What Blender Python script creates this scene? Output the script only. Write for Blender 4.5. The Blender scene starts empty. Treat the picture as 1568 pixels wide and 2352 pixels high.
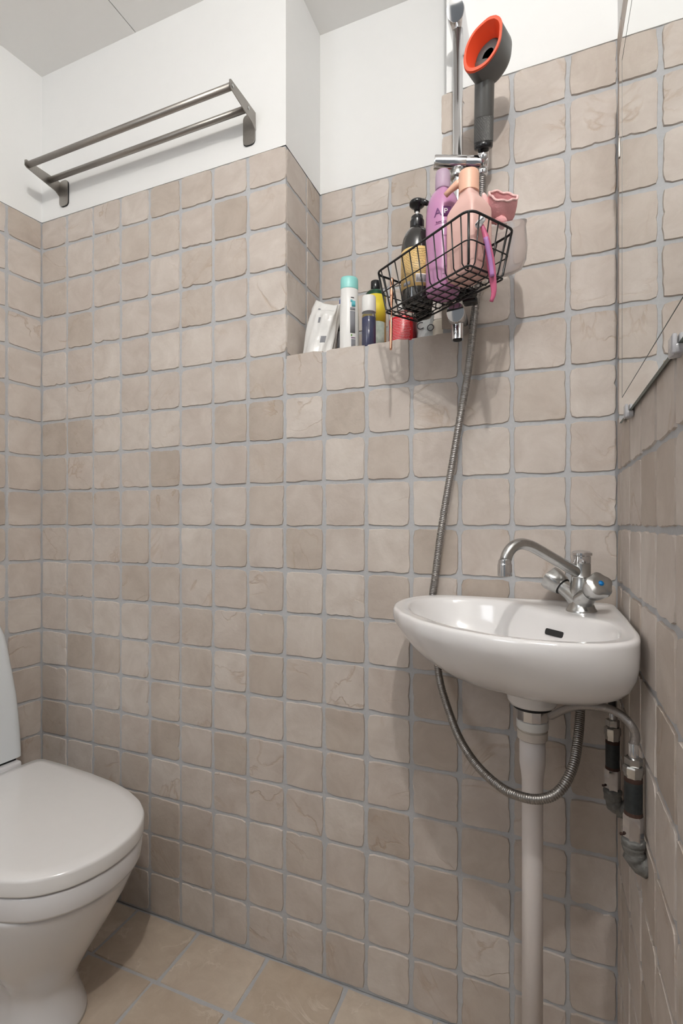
import bpy, bmesh, math, random
from mathutils import Vector, Matrix
PI = math.pi
random.seed(7)
sc = bpy.context.scene
col = sc.collection

# ------------------------------------------------------------------ camera, world, lights, exposure
CAM_H = 1.068
AL = 0.3853                                   # yaw to the left of the back wall's normal
cd = bpy.data.cameras.new('camera')
cam = bpy.data.objects.new('camera', cd); col.objects.link(cam)
cam.location = (0, 0, CAM_H)
cam.rotation_euler = (PI/2, 0, AL)
cd.sensor_fit = 'VERTICAL'; cd.sensor_height = 36.0
cd.lens = 1154.9/2352*36.0
cd.shift_y = (1203.2-1176)/2352
cd.clip_start = 0.01
sc.camera = cam
w = bpy.data.worlds.new('world'); sc.world = w; w.use_nodes = True
w.node_tree.nodes['Background'].inputs[0].default_value = (0.9, 0.95, 1.0, 1)
w.node_tree.nodes['Background'].inputs[1].default_value = 0.20
sc.view_settings.view_transform = 'Standard'; sc.view_settings.look = 'None'
sc.view_settings.gamma = 1.0; sc.view_settings.use_curve_mapping = False
sc.view_settings.exposure = 0.0

def light(name, kind, loc, energy, colr, size=0.1, rot=None, size_y=None, spread=None):
    d = bpy.data.lights.new(name, kind); d.energy = energy; d.color = colr
    if kind == 'AREA':
        d.size = size
        if size_y: d.shape = 'RECTANGLE'; d.size_y = size_y
        if spread: d.spread = spread
    else: d.shadow_soft_size = size
    o = bpy.data.objects.new(name, d); o.location = loc
    if rot: o.rotation_euler = rot
    col.objects.link(o); return o
light('ceiling_lamp', 'POINT', (0.075, -0.20, 2.30), 31, (1.0, 0.975, 0.94), 0.02)
dl = light('door_daylight', 'AREA', (-0.95, -0.75, 1.85), 4.2, (0.88, 0.93, 1.0), 0.35, size_y=0.7)
dl.rotation_euler = Vector((1.0, 1.75, -0.15)).to_track_quat('-Z', 'Y').to_euler()

# ------------------------------------------------------------------ room dimensions
P = 0.105; PH = 0.10472
XL, XR, YB = -1.425, 0.126, 1.0794
ZC = 2.433; ZT = 1.988                         # ceiling, top of the tiling
NX0, NX1, NY, NZ = -0.5836, -0.206, 1.280, 1.477   # niche
YF = -1.0
LA = math.radians(6.8)                         # the left wall is out of square
def zj(j): return CAM_H + (9-0.072-j)*P

# ------------------------------------------------------------------ materials
def new_mat(name):
    m = bpy.data.materials.new(name); m.use_nodes = True
    nt = m.node_tree; b = nt.nodes['Principled BSDF']
    return m, nt, b
def setin(b, k, v):
    if k in b.inputs: b.inputs[k].default_value = v
def simple(name, c, rough=0.5, metal=0.0, spec=None, trans=0.0, ior=None, coat=0.0, bump=None, var=0.0, sss=0.0, alpha=None):
    m, nt, b = new_mat(name)
    b.inputs['Base Color'].default_value = (*c, 1)
    b.inputs['Roughness'].default_value = rough; b.inputs['Metallic'].default_value = metal
    if spec is not None: setin(b, 'Specular IOR Level', spec)
    if trans: setin(b, 'Transmission Weight', trans)
    if ior: setin(b, 'IOR', ior)
    if coat: setin(b, 'Coat Weight', coat); setin(b, 'Coat Roughness', 0.08)
    if alpha is not None: setin(b, 'Alpha', alpha)
    if sss: setin(b, 'Subsurface Weight', sss); setin(b, 'Subsurface Radius', (0.01, 0.006, 0.004)); setin(b, 'Subsurface Scale', 1.0)
    N = nt.nodes; L = nt.links
    tc = N.new('ShaderNodeTexCoord'); nz = N.new('ShaderNodeTexNoise')
    nz.inputs['Scale'].default_value = (bump[0] if bump else 40); nz.inputs['Detail'].default_value = 5
    L.new(tc.outputs['Object'], nz.inputs['Vector'])
    if var:
        mx = N.new('ShaderNodeMix'); mx.data_type = 'RGBA'
        mx.inputs[6].default_value = (*[v*(1-var) for v in c], 1); mx.inputs[7].default_value = (*[min(1, v*(1+var)) for v in c], 1)
        L.new(nz.outputs[0], mx.inputs[0]); L.new(mx.outputs[2], b.inputs['Base Color'])
    if bump:
        bp = N.new('ShaderNodeBump'); bp.inputs['Strength'].default_value = bump[1]; bp.inputs['Distance'].default_value = bump[2]
        L.new(nz.outputs[0], bp.inputs['Height']); L.new(bp.outputs[0], b.inputs['Normal'])
    return m

def stone(name, cols, vein, bumpd=0.0009, vscale=5.5, veinamt=0.42):
    """tumbled cream stone: each piece its own tone (Object Info random), mottling, thin brown veins, pits"""
    m, nt, b = new_mat(name); N = nt.nodes; L = nt.links
    tc = N.new('ShaderNodeTexCoord'); oi = N.new('ShaderNodeObjectInfo')
    mul = N.new('ShaderNodeVectorMath'); mul.operation = 'SCALE'; mul.inputs[0].default_value = (37.0, 53.0, 91.0)
    L.new(oi.outputs['Random'], mul.inputs['Scale'])
    add = N.new('ShaderNodeVectorMath'); add.operation = 'ADD'
    L.new(tc.outputs['Object'], add.inputs[0]); L.new(mul.outputs[0], add.inputs[1])
    V = add.outputs[0]
    ramp = N.new('ShaderNodeValToRGB'); ramp.color_ramp.interpolation = 'LINEAR'
    els = ramp.color_ramp.elements
    while len(els) < len(cols): els.new(0.5)
    for i, (p, c) in enumerate(cols): els[i].position = p; els[i].color = (*c, 1)
    L.new(oi.outputs['Random'], ramp.inputs[0])
    # mottling
    n1 = N.new('ShaderNodeTexNoise'); n1.inputs['Scale'].default_value = 14; n1.inputs['Detail'].default_value = 8; n1.inputs['Roughness'].default_value = 0.62
    n1.inputs['Distortion'].default_value = 0.6
    L.new(V, n1.inputs['Vector'])
    r1 = N.new('ShaderNodeValToRGB'); r1.color_ramp.elements[0].position = 0.3; r1.color_ramp.elements[0].color = (0.86, 0.83, 0.81, 1)
    r1.color_ramp.elements[1].position = 0.7; r1.color_ramp.elements[1].color = (1.06, 1.06, 1.06, 1)
    L.new(n1.outputs[0], r1.inputs[0])
    mm = N.new('ShaderNodeMix'); mm.data_type = 'RGBA'; mm.blend_type = 'MULTIPLY'; mm.inputs[0].default_value = 1.0
    L.new(ramp.outputs[0], mm.inputs[6]); L.new(r1.outputs[0], mm.inputs[7])
    # veins = thin band of a distorted noise, gated by a coarse noise
    n2 = N.new('ShaderNodeTexNoise'); n2.inputs['Scale'].default_value = vscale; n2.inputs['Detail'].default_value = 6; n2.inputs['Distortion'].default_value = 0.9
    L.new(V, n2.inputs['Vector'])
    r2 = N.new('ShaderNodeValToRGB'); e = r2.color_ramp.elements
    e[0].position = 0.478; e[0].color = (0, 0, 0, 1); e[1].position = 0.5; e[1].color = (1, 1, 1, 1)
    k = e.new(0.515); k.color = (0, 0, 0, 1)
    L.new(n2.outputs[0], r2.inputs[0])
    n3 = N.new('ShaderNodeTexNoise'); n3.inputs['Scale'].default_value = 6; n3.inputs['Detail'].default_value = 2
    L.new(V, n3.inputs['Vector'])
    r3 = N.new('ShaderNodeValToRGB'); r3.color_ramp.elements[0].position = 0.50; r3.color_ramp.elements[1].position = 0.66
    L.new(n3.outputs[0], r3.inputs[0])
    g = N.new('ShaderNodeMath'); g.operation = 'MULTIPLY'; L.new(r2.outputs[0], g.inputs[0]); L.new(r3.outputs[0], g.inputs[1])
    g2 = N.new('ShaderNodeMath'); g2.operation = 'MULTIPLY'; g2.inputs[1].default_value = veinamt; L.new(g.outputs[0], g2.inputs[0])
    mv = N.new('ShaderNodeMix'); mv.data_type = 'RGBA'; mv.inputs[7].default_value = (*vein, 1)
    L.new(g2.outputs[0], mv.inputs[0]); L.new(mm.outputs[2], mv.inputs[6])
    L.new(mv.outputs[2], b.inputs['Base Color'])
    b.inputs['Roughness'].default_value = 0.62
    setin(b, 'Specular IOR Level', 0.35)
    # relief: fine scratches and pits
    n4 = N.new('ShaderNodeTexNoise'); n4.inputs['Scale'].default_value = 60; n4.inputs['Detail'].default_value = 9; n4.inputs['Roughness'].default_value = 0.65
    n4.inputs['Distortion'].default_value = 1.0
    L.new(V, n4.inputs['Vector'])
    hb = N.new('ShaderNodeMath'); hb.operation = 'MULTIPLY_ADD'; hb.inputs[1].default_value = -0.9
    L.new(g.outputs[0], hb.inputs[0]); L.new(n4.outputs[0], hb.inputs[2])
    bp = N.new('ShaderNodeBump'); bp.inputs['Strength'].default_value = 0.9; bp.inputs['Distance'].default_value = bumpd
    L.new(hb.outputs[0], bp.inputs['Height']); L.new(bp.outputs[0], b.inputs['Normal'])
    return m
M = {}
M['tile'] = stone('tumbled_wall_tile', [(0.0, (0.455, 0.395, 0.34)), (0.12, (0.525, 0.465, 0.41)), (0.5, (0.56, 0.50, 0.452)), (0.85, (0.585, 0.53, 0.482)), (1.0, (0.62, 0.565, 0.515))], (0.36, 0.24, 0.14))
M['floor_tile'] = stone('floor_tile', [(0.0, (0.52, 0.435, 0.345)), (0.5, (0.57, 0.485, 0.395)), (1.0, (0.61, 0.53, 0.44))], (0.80, 0.72, 0.62), 0.0006, 7.0, 0.5)
M['grout'] = simple('grout', (0.46, 0.465, 0.475), 0.85, bump=(160, 0.5, 0.0008), var=0.10)
M['plaster'] = simple('white_plaster', (0.835, 0.835, 0.825), 0.75, bump=(28, 0.25, 0.0015), var=0.012)
M['ceiling'] = simple('ceiling_paint', (0.90, 0.89, 0.87), 0.8, bump=(60, 0.2, 0.0006), var=0.01)
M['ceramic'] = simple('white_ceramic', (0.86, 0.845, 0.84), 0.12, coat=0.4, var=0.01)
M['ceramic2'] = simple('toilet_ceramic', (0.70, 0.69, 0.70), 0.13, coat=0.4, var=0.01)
M['lid'] = simple('toilet_lid_plastic', (0.76, 0.745, 0.735), 0.17, coat=0.3, var=0.015)
M['tank'] = simple('tank_ceramic', (0.72, 0.75, 0.77), 0.22, var=0.01)
M['chrome'] = simple('chrome', (0.72, 0.72, 0.73), 0.10, 1.0)
M['worn_chrome'] = simple('worn_chrome', (0.52, 0.52, 0.51), 0.26, 1.0, bump=(120, 0.10, 0.0004), var=0.18)
M['steel'] = simple('brushed_steel', (0.36, 0.34, 0.315), 0.44, 1.0, bump=(300, 0.1, 0.0002), var=0.12)
M['hose'] = simple('hose_metal', (0.33, 0.315, 0.30), 0.36, 1.0, var=0.1)
M['black_wire'] = simple('black_coated_wire', (0.012, 0.012, 0.013), 0.35)
M['black'] = simple('black_plastic', (0.012, 0.012, 0.013), 0.25)
M['black_gloss'] = simple('black_glossy_bottle', (0.016, 0.015, 0.014), 0.12, coat=0.5)
M['hole_shade'] = simple('hole_shade', (0.02, 0.02, 0.02), 0.8)  # black colour stands in for the shade inside openings
M['grey_handset'] = simple('satin_grey_plastic', (0.13, 0.13, 0.125), 0.36, 0.35, bump=(300, 0.1, 0.0001))
M['red'] = simple('coral_red_plastic', (0.78, 0.085, 0.03), 0.38)
M['pink'] = simple('pale_pink_plastic', (0.74, 0.47, 0.42), 0.42, var=0.02)
M['peach'] = simple('peach_plastic', (0.80, 0.47, 0.34), 0.42)
M['purple'] = simple('orchid_bottle', (0.50, 0.235, 0.42), 0.25, coat=0.3, sss=0.1)
M['clear_purple'] = simple('frosted_lilac_cap', (0.68, 0.52, 0.66), 0.35, trans=0.35, ior=1.3)
M['white_plastic'] = simple('white_plastic', (0.80, 0.79, 0.77), 0.35, var=0.01)
M['pvc'] = simple('white_pvc', (0.74, 0.69, 0.665), 0.38, var=0.015)
M['pvc2'] = simple('yellowed_pvc', (0.64, 0.575, 0.51), 0.42, var=0.02)
M['turquoise'] = simple('turquoise_cap', (0.30, 0.70, 0.66), 0.35)
M['yellow'] = simple('yellow_label', (0.76, 0.60, 0.045), 0.5)
M['green_glass'] = simple('dark_green_plastic', (0.01, 0.06, 0.028), 0.15)
M['amber'] = simple('amber_plastic', (0.50, 0.32, 0.12), 0.2)
M['leafprint'] = simple('leaf_print', (0.42, 0.48, 0.42), 0.4, bump=(70, 0.1, 0.0001), var=0.6)
M['navy'] = simple('navy_liquid', (0.012, 0.022, 0.12), 0.12, coat=0.4)
M['clear'] = simple('clear_plastic', (0.93, 0.93, 0.93), 0.06, trans=0.95, ior=1.3)
M['frost'] = simple('frosted_clear_plastic', (0.90, 0.86, 0.85), 0.18, trans=0.85, ior=1.12)
M['redjar'] = simple('red_jar', (0.62, 0.012, 0.02), 0.3)
M['darkred'] = simple('dark_red_side', (0.16, 0.004, 0.01), 0.3)
M['pinkclear'] = simple('pink_pump', (0.78, 0.40, 0.38), 0.25, trans=0.3)
M['bag'] = simple('white_crinkled_plastic', (0.78, 0.77, 0.75), 0.28, bump=(30, 0.8, 0.004), var=0.05)
M['print_grey'] = simple('grey_print', (0.22, 0.22, 0.24), 0.5)
M['print_dark'] = simple('dark_print', (0.03, 0.025, 0.03), 0.5)
M['print_purple'] = simple('plum_print', (0.13, 0.03, 0.14), 0.5)
M['print_white'] = simple('white_print', (0.85, 0.80, 0.80), 0.5)
M['print_aqua'] = simple('aqua_print', (0.10, 0.42, 0.48), 0.5)
M['print_green'] = simple('green_print', (0.12, 0.28, 0.05), 0.5)
M['label_gold'] = simple('gold_yellow_label', (0.72, 0.50, 0.20), 0.45, var=0.03)
M['terry'] = simple('pink_terry', (1.0, 0.46, 0.47), 0.9, bump=(350, 0.7, 0.001), var=0.15)
M['terry_light'] = simple('pale_pink_terry_trim', (0.95, 0.60, 0.58), 0.95, bump=(350, 1.0, 0.002), var=0.1)
M['razor_pink'] = simple('razor_pink', (0.72, 0.16, 0.30), 0.25, trans=0.2)
M['razor_lilac'] = simple('razor_lilac', (0.42, 0.20, 0.46), 0.3)
M['razor_white'] = simple('razor_head_white', (0.85, 0.85, 0.87), 0.3)
M['copper'] = simple('polished_copper', (0.80, 0.42, 0.28), 0.18, 1.0)
M['blue'] = simple('blue_marker', (0.0, 0.16, 0.46), 0.3)
M['bluecap'] = simple('blue_cap', (0.03, 0.10, 0.42), 0.3)
M['wood'] = simple('pale_wood', (0.72, 0.48, 0.24), 0.6)
M['cream'] = simple('cream_soap', (0.76, 0.68, 0.56), 0.45, var=0.03)
M['bagclear'] = simple('clear_crinkled_bag', (0.66, 0.68, 0.67), 0.12, bump=(60, 0.9, 0.004), var=0.25)
M['pipe_dark'] = simple('tarnished_pipe', (0.035, 0.04, 0.042), 0.42, 0.5, bump=(220, 0.2, 0.0004), var=0.35)
M['rust'] = simple('rust', (0.045, 0.019, 0.012), 0.8, bump=(300, 0.4, 0.0006), var=0.3)
M['lime'] = simple('limescale_metal', (0.16, 0.157, 0.148), 0.6, 0.3, bump=(120, 1.0, 0.002), var=0.7)
M['braid'] = simple('braided_steel', (0.34, 0.32, 0.31), 0.35, 0.9, bump=(900, 0.8, 0.0006), var=0.25)
M['spray'] = simple('dark_spray_plate', (0.05, 0.048, 0.047), 0.5)
M['rubber'] = simple('black_rubber', (0.015, 0.015, 0.016), 0.6)
M['mirror'] = simple('mirror_silver', (0.92, 0.935, 0.925), 0.0, 1.0)
M['glass_edge'] = simple('green_glass_edge', (0.20, 0.25, 0.23), 0.15)
M['engrave'] = simple('engraved_groove', (0.10, 0.115, 0.105), 0.4)
M['clip'] = simple('clear_clip', (0.80, 0.80, 0.83), 0.12, trans=0.55, ior=1.4)

# ------------------------------------------------------------------ mesh helpers
class MB:
    def __init__(s): s.v = []; s.f = []; s.m = []; s.sm = []
    def add(s, v, f, mi=0, smooth=True):
        o = len(s.v); s.v += [tuple(p) for p in v]
        s.f += [tuple(i+o for i in q) for q in f]; s.m += [mi]*len(f); s.sm += [smooth]*len(f)
        return s
    def build(s, name, mats, parent=None, loc=None, rot=None, sharp=None):
        me = bpy.data.meshes.new(name); me.from_pydata(s.v, [], s.f)
        if not isinstance(mats, (list, tuple)): mats = [mats]
        for m in mats: me.materials.append(m)
        me.polygons.foreach_set('material_index', s.m); me.polygons.foreach_set('use_smooth', s.sm)
        me.update()
        bm = bmesh.new(); bm.from_mesh(me); bmesh.ops.recalc_face_normals(bm, faces=bm.faces); bm.to_mesh(me); bm.free()
        if sharp: me.set_sharp_from_angle(angle=math.radians(sharp))
        o = bpy.data.objects.new(name, me); col.objects.link(o)
        if parent: o.parent = parent
        if loc: o.location = loc
        if rot: o.rotation_euler = rot
        return o
def xf(verts, mat): return [tuple(mat @ Vector(v)) for v in verts]
def frame(o, z, x=None):
    """matrix with origin o and local Z along z"""
    z = Vector(z).normalized()
    if x is None: x = Vector((1, 0, 0)) if abs(z.x) < 0.9 else Vector((0, 1, 0))
    x = Vector(x); y = z.cross(x).normalized(); x = y.cross(z)
    m = Matrix.Identity(4)
    for i in range(3): m[i][0] = x[i]; m[i][1] = y[i]; m[i][2] = z[i]; m[i][3] = o[i]
    return m
def box(x0, x1, y0, y1, z0, z1):
    v = [(x, y, z) for z in (z0, z1) for y in (y0, y1) for x in (x0, x1)]
    return v, [(0, 2, 3, 1), (4, 5, 7, 6), (0, 1, 5, 4), (2, 6, 7, 3), (0, 4, 6, 2), (1, 3, 7, 5)]
def rbox(x0, x1, y0, y1, z0, z1, r, seg=2):
    bm = bmesh.new(); v, f = box(x0, x1, y0, y1, z0, z1)
    vs = [bm.verts.new(p) for p in v]; [bm.faces.new([vs[i] for i in q]) for q in f]
    bmesh.ops.bevel(bm, geom=bm.edges[:], offset=r, segments=seg, profile=0.5, affect='EDGES')
    bm.verts.index_update()
    V = [tuple(q.co) for q in bm.verts]; F = [tuple(q.index for q in g.verts) for g in bm.faces]; bm.free()
    return V, F
def lathe(prof, n=32, mat=None, sx=1.0, sy=1.0, cap=True, power=2.0):
    """prof: (r, z) list; superellipse section when power > 2"""
    V = []; F = []
    for r, z in prof:
        for i in range(n):
            a = 2*PI*i/n; c, s = math.cos(a), math.sin(a)
            k = (abs(c)**power + abs(s)**power)**(-1.0/power)
            V.append((r*sx*c*k, r*sy*s*k, z))
    for j in range(len(prof)-1):
        for i in range(n):
            k = (i+1) % n
            F.append((j*n+i, j*n+k, (j+1)*n+k, (j+1)*n+i))
    if cap:
        F.append(tuple(range(n-1, -1, -1))); b = (len(prof)-1)*n; F.append(tuple(range(b, b+n)))
    if mat is not None: V = xf(V, mat)
    return V, F
def loft(rings, cap=True, closed=False):
    n = len(rings[0]); V = [p for r in rings for p in r]; F = []
    for j in range(len(rings)-1+(1 if closed else 0)):
        a = j*n; b = ((j+1) % len(rings))*n
        for i in range(n):
            k = (i+1) % n; F.append((a+i, a+k, b+k, b+i))
    if cap and not closed:
        F.append(tuple(range(n-1, -1, -1))); b = (len(rings)-1)*n; F.append(tuple(range(b, b+n)))
    return V, F
def crom(pts, step=0.01):
    P_ = [Vector(p) for p in pts]; P_ = [P_[0]*2-P_[1]] + P_ + [P_[-1]*2-P_[-2]]
    out = []
    for i in range(1, len(P_)-2):
        a, b, c, d = P_[i-1:i+3]; n = max(1, int((c-b).length/step))
        for k in range(n):
            t = k/n
            out.append(0.5*((2*b)+(c-a)*t+(2*a-5*b+4*c-d)*t*t+(3*b-a-3*c+d)*t**3))
    out.append(P_[-2]); return out
def tube(pts, rad, n=12, closed=False, cap=True):
    """rad: number or function of (index, arc length)"""
    P_ = [Vector(p) for p in pts]; N = len(P_); T = []
    for i in range(N):
        if closed: t = P_[(i+1) % N]-P_[i-1]
        else: t = P_[min(i+1, N-1)]-P_[max(i-1, 0)]
        T.append(t.normalized())
    up = Vector((0, 0, 1)) if abs(T[0].z) < 0.9 else Vector((1, 0, 0))
    X = T[0].cross(up).normalized(); V = []; s = 0
    for i in range(N):
        if i: s += (P_[i]-P_[i-1]).length
        X = (X-T[i]*X.dot(T[i])).normalized(); Y = T[i].cross(X)
        r = rad(i, s) if callable(rad) else rad
        for k in range(n):
            a = 2*PI*k/n; V.append(tuple(P_[i]+X*(r*math.cos(a))+Y*(r*math.sin(a))))
    F = []
    for j in range(N-(0 if closed else 1)):
        a = j*n; b = ((j+1) % N)*n
        for i in range(n):
            k = (i+1) % n; F.append((a+i, a+k, b+k, b+i))
    if cap and not closed:
        F.append(tuple(range(n-1, -1, -1))); b = (N-1)*n; F.append(tuple(range(b, b+n)))
    return V, F
def round_poly(pts, r, seg=5):
    """rounded closed polygon of 3-D points"""
    out = []; n = len(pts); P_ = [Vector(p) for p in pts]
    for i in range(n):
        a, b, c = P_[i-1], P_[i], P_[(i+1) % n]
        u = (a-b); v = (c-b); ru = min(r, u.length*0.45); rv = min(r, v.length*0.45)
        p0 = b+u.normalized()*ru; p1 = b+v.normalized()*rv
        for k in range(seg+1):
            t = k/seg; out.append((p0*(1-t)**2 + b*2*t*(1-t) + p1*t*t))
    return out
def thing(name, label, cat, loc=(0, 0, 0), group=None, rz=0.0):
    o = bpy.data.objects.new(name, None); col.objects.link(o); o.empty_display_size = 0.03
    o.location = loc; o.rotation_euler = (0, 0, rz)
    o['label'] = label; o['category'] = cat
    if group: o['group'] = group
    return o
def keep(o, parent):
    """parent without moving"""
    o.parent = parent
    m = Matrix.LocRotScale(parent.location, parent.rotation_euler, None).inverted()
    o.matrix_parent_inverse = m
    return o
def part(mb, name, mats, parent, sharp=None, label=None):
    o = mb.build(name, mats, sharp=sharp)
    if parent is not None: keep(o, parent)
    if label: o['label'] = label
    return o
def struct(o): o['kind'] = 'structure'; return o
def text(name, body, size, m, mtx, parent, depth=0.0002, sx=1.0):
    cu = bpy.data.curves.new(name, 'FONT'); cu.body = body; cu.size = size; cu.extrude = depth
    cu.align_x = 'CENTER'; cu.align_y = 'CENTER'
    o0 = bpy.data.objects.new('tmp', cu); col.objects.link(o0)
    dg = bpy.context.evaluated_depsgraph_get(); dg.update()
    me = bpy.data.meshes.new_from_object(o0.evaluated_get(dg)); bpy.data.objects.remove(o0); me.name = name
    me.materials.clear(); me.materials.append(m)
    return me
def sup(a, power, rot): c, s_ = abs(math.cos(a-rot)), abs(math.sin(a-rot)); return (c**power+s_**power)**(-1.0/power)
def wrap_text(name, body, size, m, parent, cx, cy, R, ang, z, power=2.0, rot=0.0, lift=0.0004):
    """lettering bent round a vertical cylinder of radius R, centred on azimuth ang"""
    me = text(name, body, size, m, None, None)
    for v in me.vertices:
        a = ang + v.co.x/R; rr = R*sup(a, power, rot)+lift+v.co.z
        zz = z+v.co.y
        v.co = (cx+rr*math.cos(a), cy+rr*math.sin(a), zz)
    me.update()
    o = bpy.data.objects.new(name, me); col.objects.link(o); keep(o, parent); return o
def band(cx, cy, R, a0, a1, z0, z1, n=10, lift=0.0003, tilt=0.0, sx=1, sy=1, power=2.0, rot=0.0):
    """thin printed patch wrapped on a cylinder"""
    V = []; F = []
    for i in range(n+1):
        a = a0+(a1-a0)*i/n
        for z in (z0, z1):
            for l in (0, lift):
                rq = R*sup(a, power, rot)+l; V.append((cx+rq*sx*math.cos(a), cy+rq*sy*math.sin(a), z+tilt*(a-a0)))
    for i in range(n):
        o = i*4; p = o+4
        F += [(o+1, p+1, p+3, o+3), (o, o+2, p+2, p), (o, p, p+1, o+1), (o+2, o+3, p+3, p+2)]
    F += [(0, 1, 3, 2), (n*4, n*4+2, n*4+3, n*4+1)]
    return V, F

# ------------------------------------------------------------------ setting: shells
def shell(name, boxes, mats, parent=None):
    mb = MB()
    for b, mi in boxes: mb.add(*box(*b), mi, False)
    o = mb.build(name, mats); struct(o)
    return o
G = 0.0032                                     # grout recess behind the tile faces
wall_back = shell('wall_back', [
    ((XL-0.2, NX0-0.002, YB+G, 1.50, 0, ZT), 0), ((XL-0.2, NX0, YB+0.0005, 1.50, ZT, ZC+0.05), 1),
    ((NX0-0.002, NX1+0.002, YB+G, 1.50, 0, NZ-0.008), 0),
    ((NX1+0.002, XR+0.15, YB+G, 1.50, NZ-0.008, ZT), 0), ((NX1+0.002, XR+0.15, YB+G, 1.50, 0, NZ-0.008), 0),
    ((NX1+0.010, XR+0.15, YB+0.0005, 1.50, ZT, ZC+0.05), 1)], [M['grout'], M['plaster']])
wall_niche = shell('wall_niche', [((NX0-0.01, NX1+0.02, NY+G, 1.50, NZ-0.02, ZT), 0), ((NX0-0.01, NX1+0.02, NY, 1.50, ZT, ZC+0.05), 1)], [M['grout'], M['plaster']])
wall_right = shell('wall_right', [((XR+G, XR+0.15, YF, YB+0.3, 0, ZT), 0), ((XR+0.0005, XR+0.15, YF, YB+0.3, ZT, ZC+0.05), 1)], [M['grout'], M['plaster']])
# left wall (6.8 degrees out of square): built in its own frame, x = outwards, y = along the wall towards the room front
lw = MB(); lw.add(*box(G, 0.16, -0.4, 2.15, 0, ZT), 0, False); lw.add(*box(0.0005, 0.16, -0.4, 2.15, ZT, ZC+0.05), 1, False)
wall_left = lw.build('wall_left', [M['grout'], M['plaster']]); struct(wall_left)
# local +y must map to (-sin LA, -cos LA); local +x to (-cos LA, sin LA)
wall_left.matrix_world = Matrix(((-math.cos(LA), -math.sin(LA), 0, XL), (math.sin(LA), -math.cos(LA), 0, YB), (0, 0, 1, 0), (0, 0, 0, 1)))
wall_front = shell('wall_front', [((-1.9, -0.72, YF-0.12, YF, 0, ZC+0.05), 0), ((-0.72, XR+0.15, YF-0.12, YF, 2.05, ZC+0.05), 0)], [M['plaster']])  # unseen doorway behind the camera, opened to lower the bounce light
floor = shell('floor', [((-2.0, XR+0.15, YF-0.1, YB+0.3, -0.10, -0.0025), 0)], [M['grout']])
# ceiling: two painted boards with the open joint between them
ceiling = shell('ceiling', [((-1.0535, XR+0.15, YF-0.1, 1.5, ZC, ZC+0.06), 0), ((-2.0, -1.0562, YF-0.1, 1.5, ZC, ZC+0.06), 0), ((-1.06, -1.05, YF-0.1, 1.5, ZC+0.006, ZC+0.05), 0)], [M['ceiling']])

# ------------------------------------------------------------------ tiles
def tile_mesh(name, sx, sz, rad, jag, chips, mat, depth=0.0042, bev=0.0019, n=36, rnd=random):
    """tumbled stone tile: irregular outline in local x/z, face at y=0 looking to -y"""
    hx, hz = sx/2, sz/2; out = []
    ph1, ph2 = rnd.random()*6, rnd.random()*6
    chip = [(rnd.random()*2*PI, rnd.uniform(0.0015, 0.0042), rnd.uniform(0.08, 0.20)) for _ in range(chips)]
    rc = [rad*rnd.uniform(0.6, 1.5) for _ in range(4)]
    for i in range(n):
        a = 2*PI*(i+0.5)/n
        c, s = math.cos(a), math.sin(a)
        q = (0 if s > 0 else 3) if c > 0 else (1 if s > 0 else 2)
        k = 1/max(abs(c)/hx, abs(s)/hz); x, z = c*k, s*k
        r = rc[q]; dx, dz = abs(x)-(hx-r), abs(z)-(hz-r)
        if dx > 0 and dz > 0:
            d = math.hypot(dx, dz)
            if d > r: x = math.copysign(hx-r+dx*r/d, x); z = math.copysign(hz-r+dz*r/d, z)
        sh = -abs(rnd.gauss(0, jag)) + 0.0006*math.sin(3*a+ph1) + 0.0004*math.sin(5*a+ph2)
        for ca, cd_, cw in chip:
            da = abs((a-ca+PI) % (2*PI)-PI)
            if da < cw: sh -= cd_*(1-da/cw)
        L_ = math.hypot(x, z); x *= (L_+sh)/L_; z *= (L_+sh)/L_
        out.append((x, z))
    V = [(x, depth, z) for x, z in out]
    for x, z in out:
        L_ = math.hypot(x, z); b = bev*rnd.uniform(0.6, 1.35)
        V.append((x*(L_-b)/L_, rnd.uniform(0, 0.0004), z*(L_-b)/L_))
    F = [(i, (i+1) % n, n+(i+1) % n, n+i) for i in range(n)] + [tuple(range(n, 2*n))]
    mb = MB(); mb.add(V, F, 0, False)
    me = bpy.data.meshes.new(name); me.from_pydata(V, [], F); me.materials.append(mat)
    bm = bmesh.new(); bm.from_mesh(me); bmesh.ops.recalc_face_normals(bm, faces=bm.faces)
    # faces must look to -y
    f = max(bm.faces, key=lambda q: q.calc_area())
    if f.normal.y > 0: bmesh.ops.reverse_faces(bm, faces=bm.faces)
    bm.to_mesh(me); bm.free(); me.update(); return me
TM = [tile_mesh('tile', 0.0992, 0.0992, 0.0088, 0.00055, random.choice([0, 1, 1, 2, 2, 3]), M['tile']) for _ in range(20)]
TN = 0.105
def put_tile(parent, mtx, w, h, names='tile', meshes=TM, nominal=TN, gap=0.0058, turn=True):
    """mtx: centre of the cell, local -y looks into the room; w,h the cell size"""
    me = random.choice(meshes)
    o = bpy.data.objects.new(names, me); col.objects.link(o); o.parent = parent
    base = nominal-gap
    sx, sz = (w-gap)/base, (h-gap)/base
    rot = random.choice([0, PI/2, PI, -PI/2]) if turn else random.choice([0, PI])
    if abs(math.sin(rot)) > 0.5: s = Matrix.Diagonal((sz, 1, sx, 1))
    else: s = Matrix.Diagonal((sx, 1, sz, 1))
    j = Matrix.Rotation(random.gauss(0, 0.0055), 4, 'X') @ Matrix.Rotation(random.gauss(0, 0.0055), 4, 'Z') @ Matrix.Rotation(random.gauss(0, 0.004), 4, 'Y')
    o.matrix_world = mtx @ Matrix.Translation((random.gauss(0, 0.0005), 0, random.gauss(0, 0.0005))) @ j @ Matrix.Rotation(rot, 4, 'Y') @ s
    return o
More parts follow.
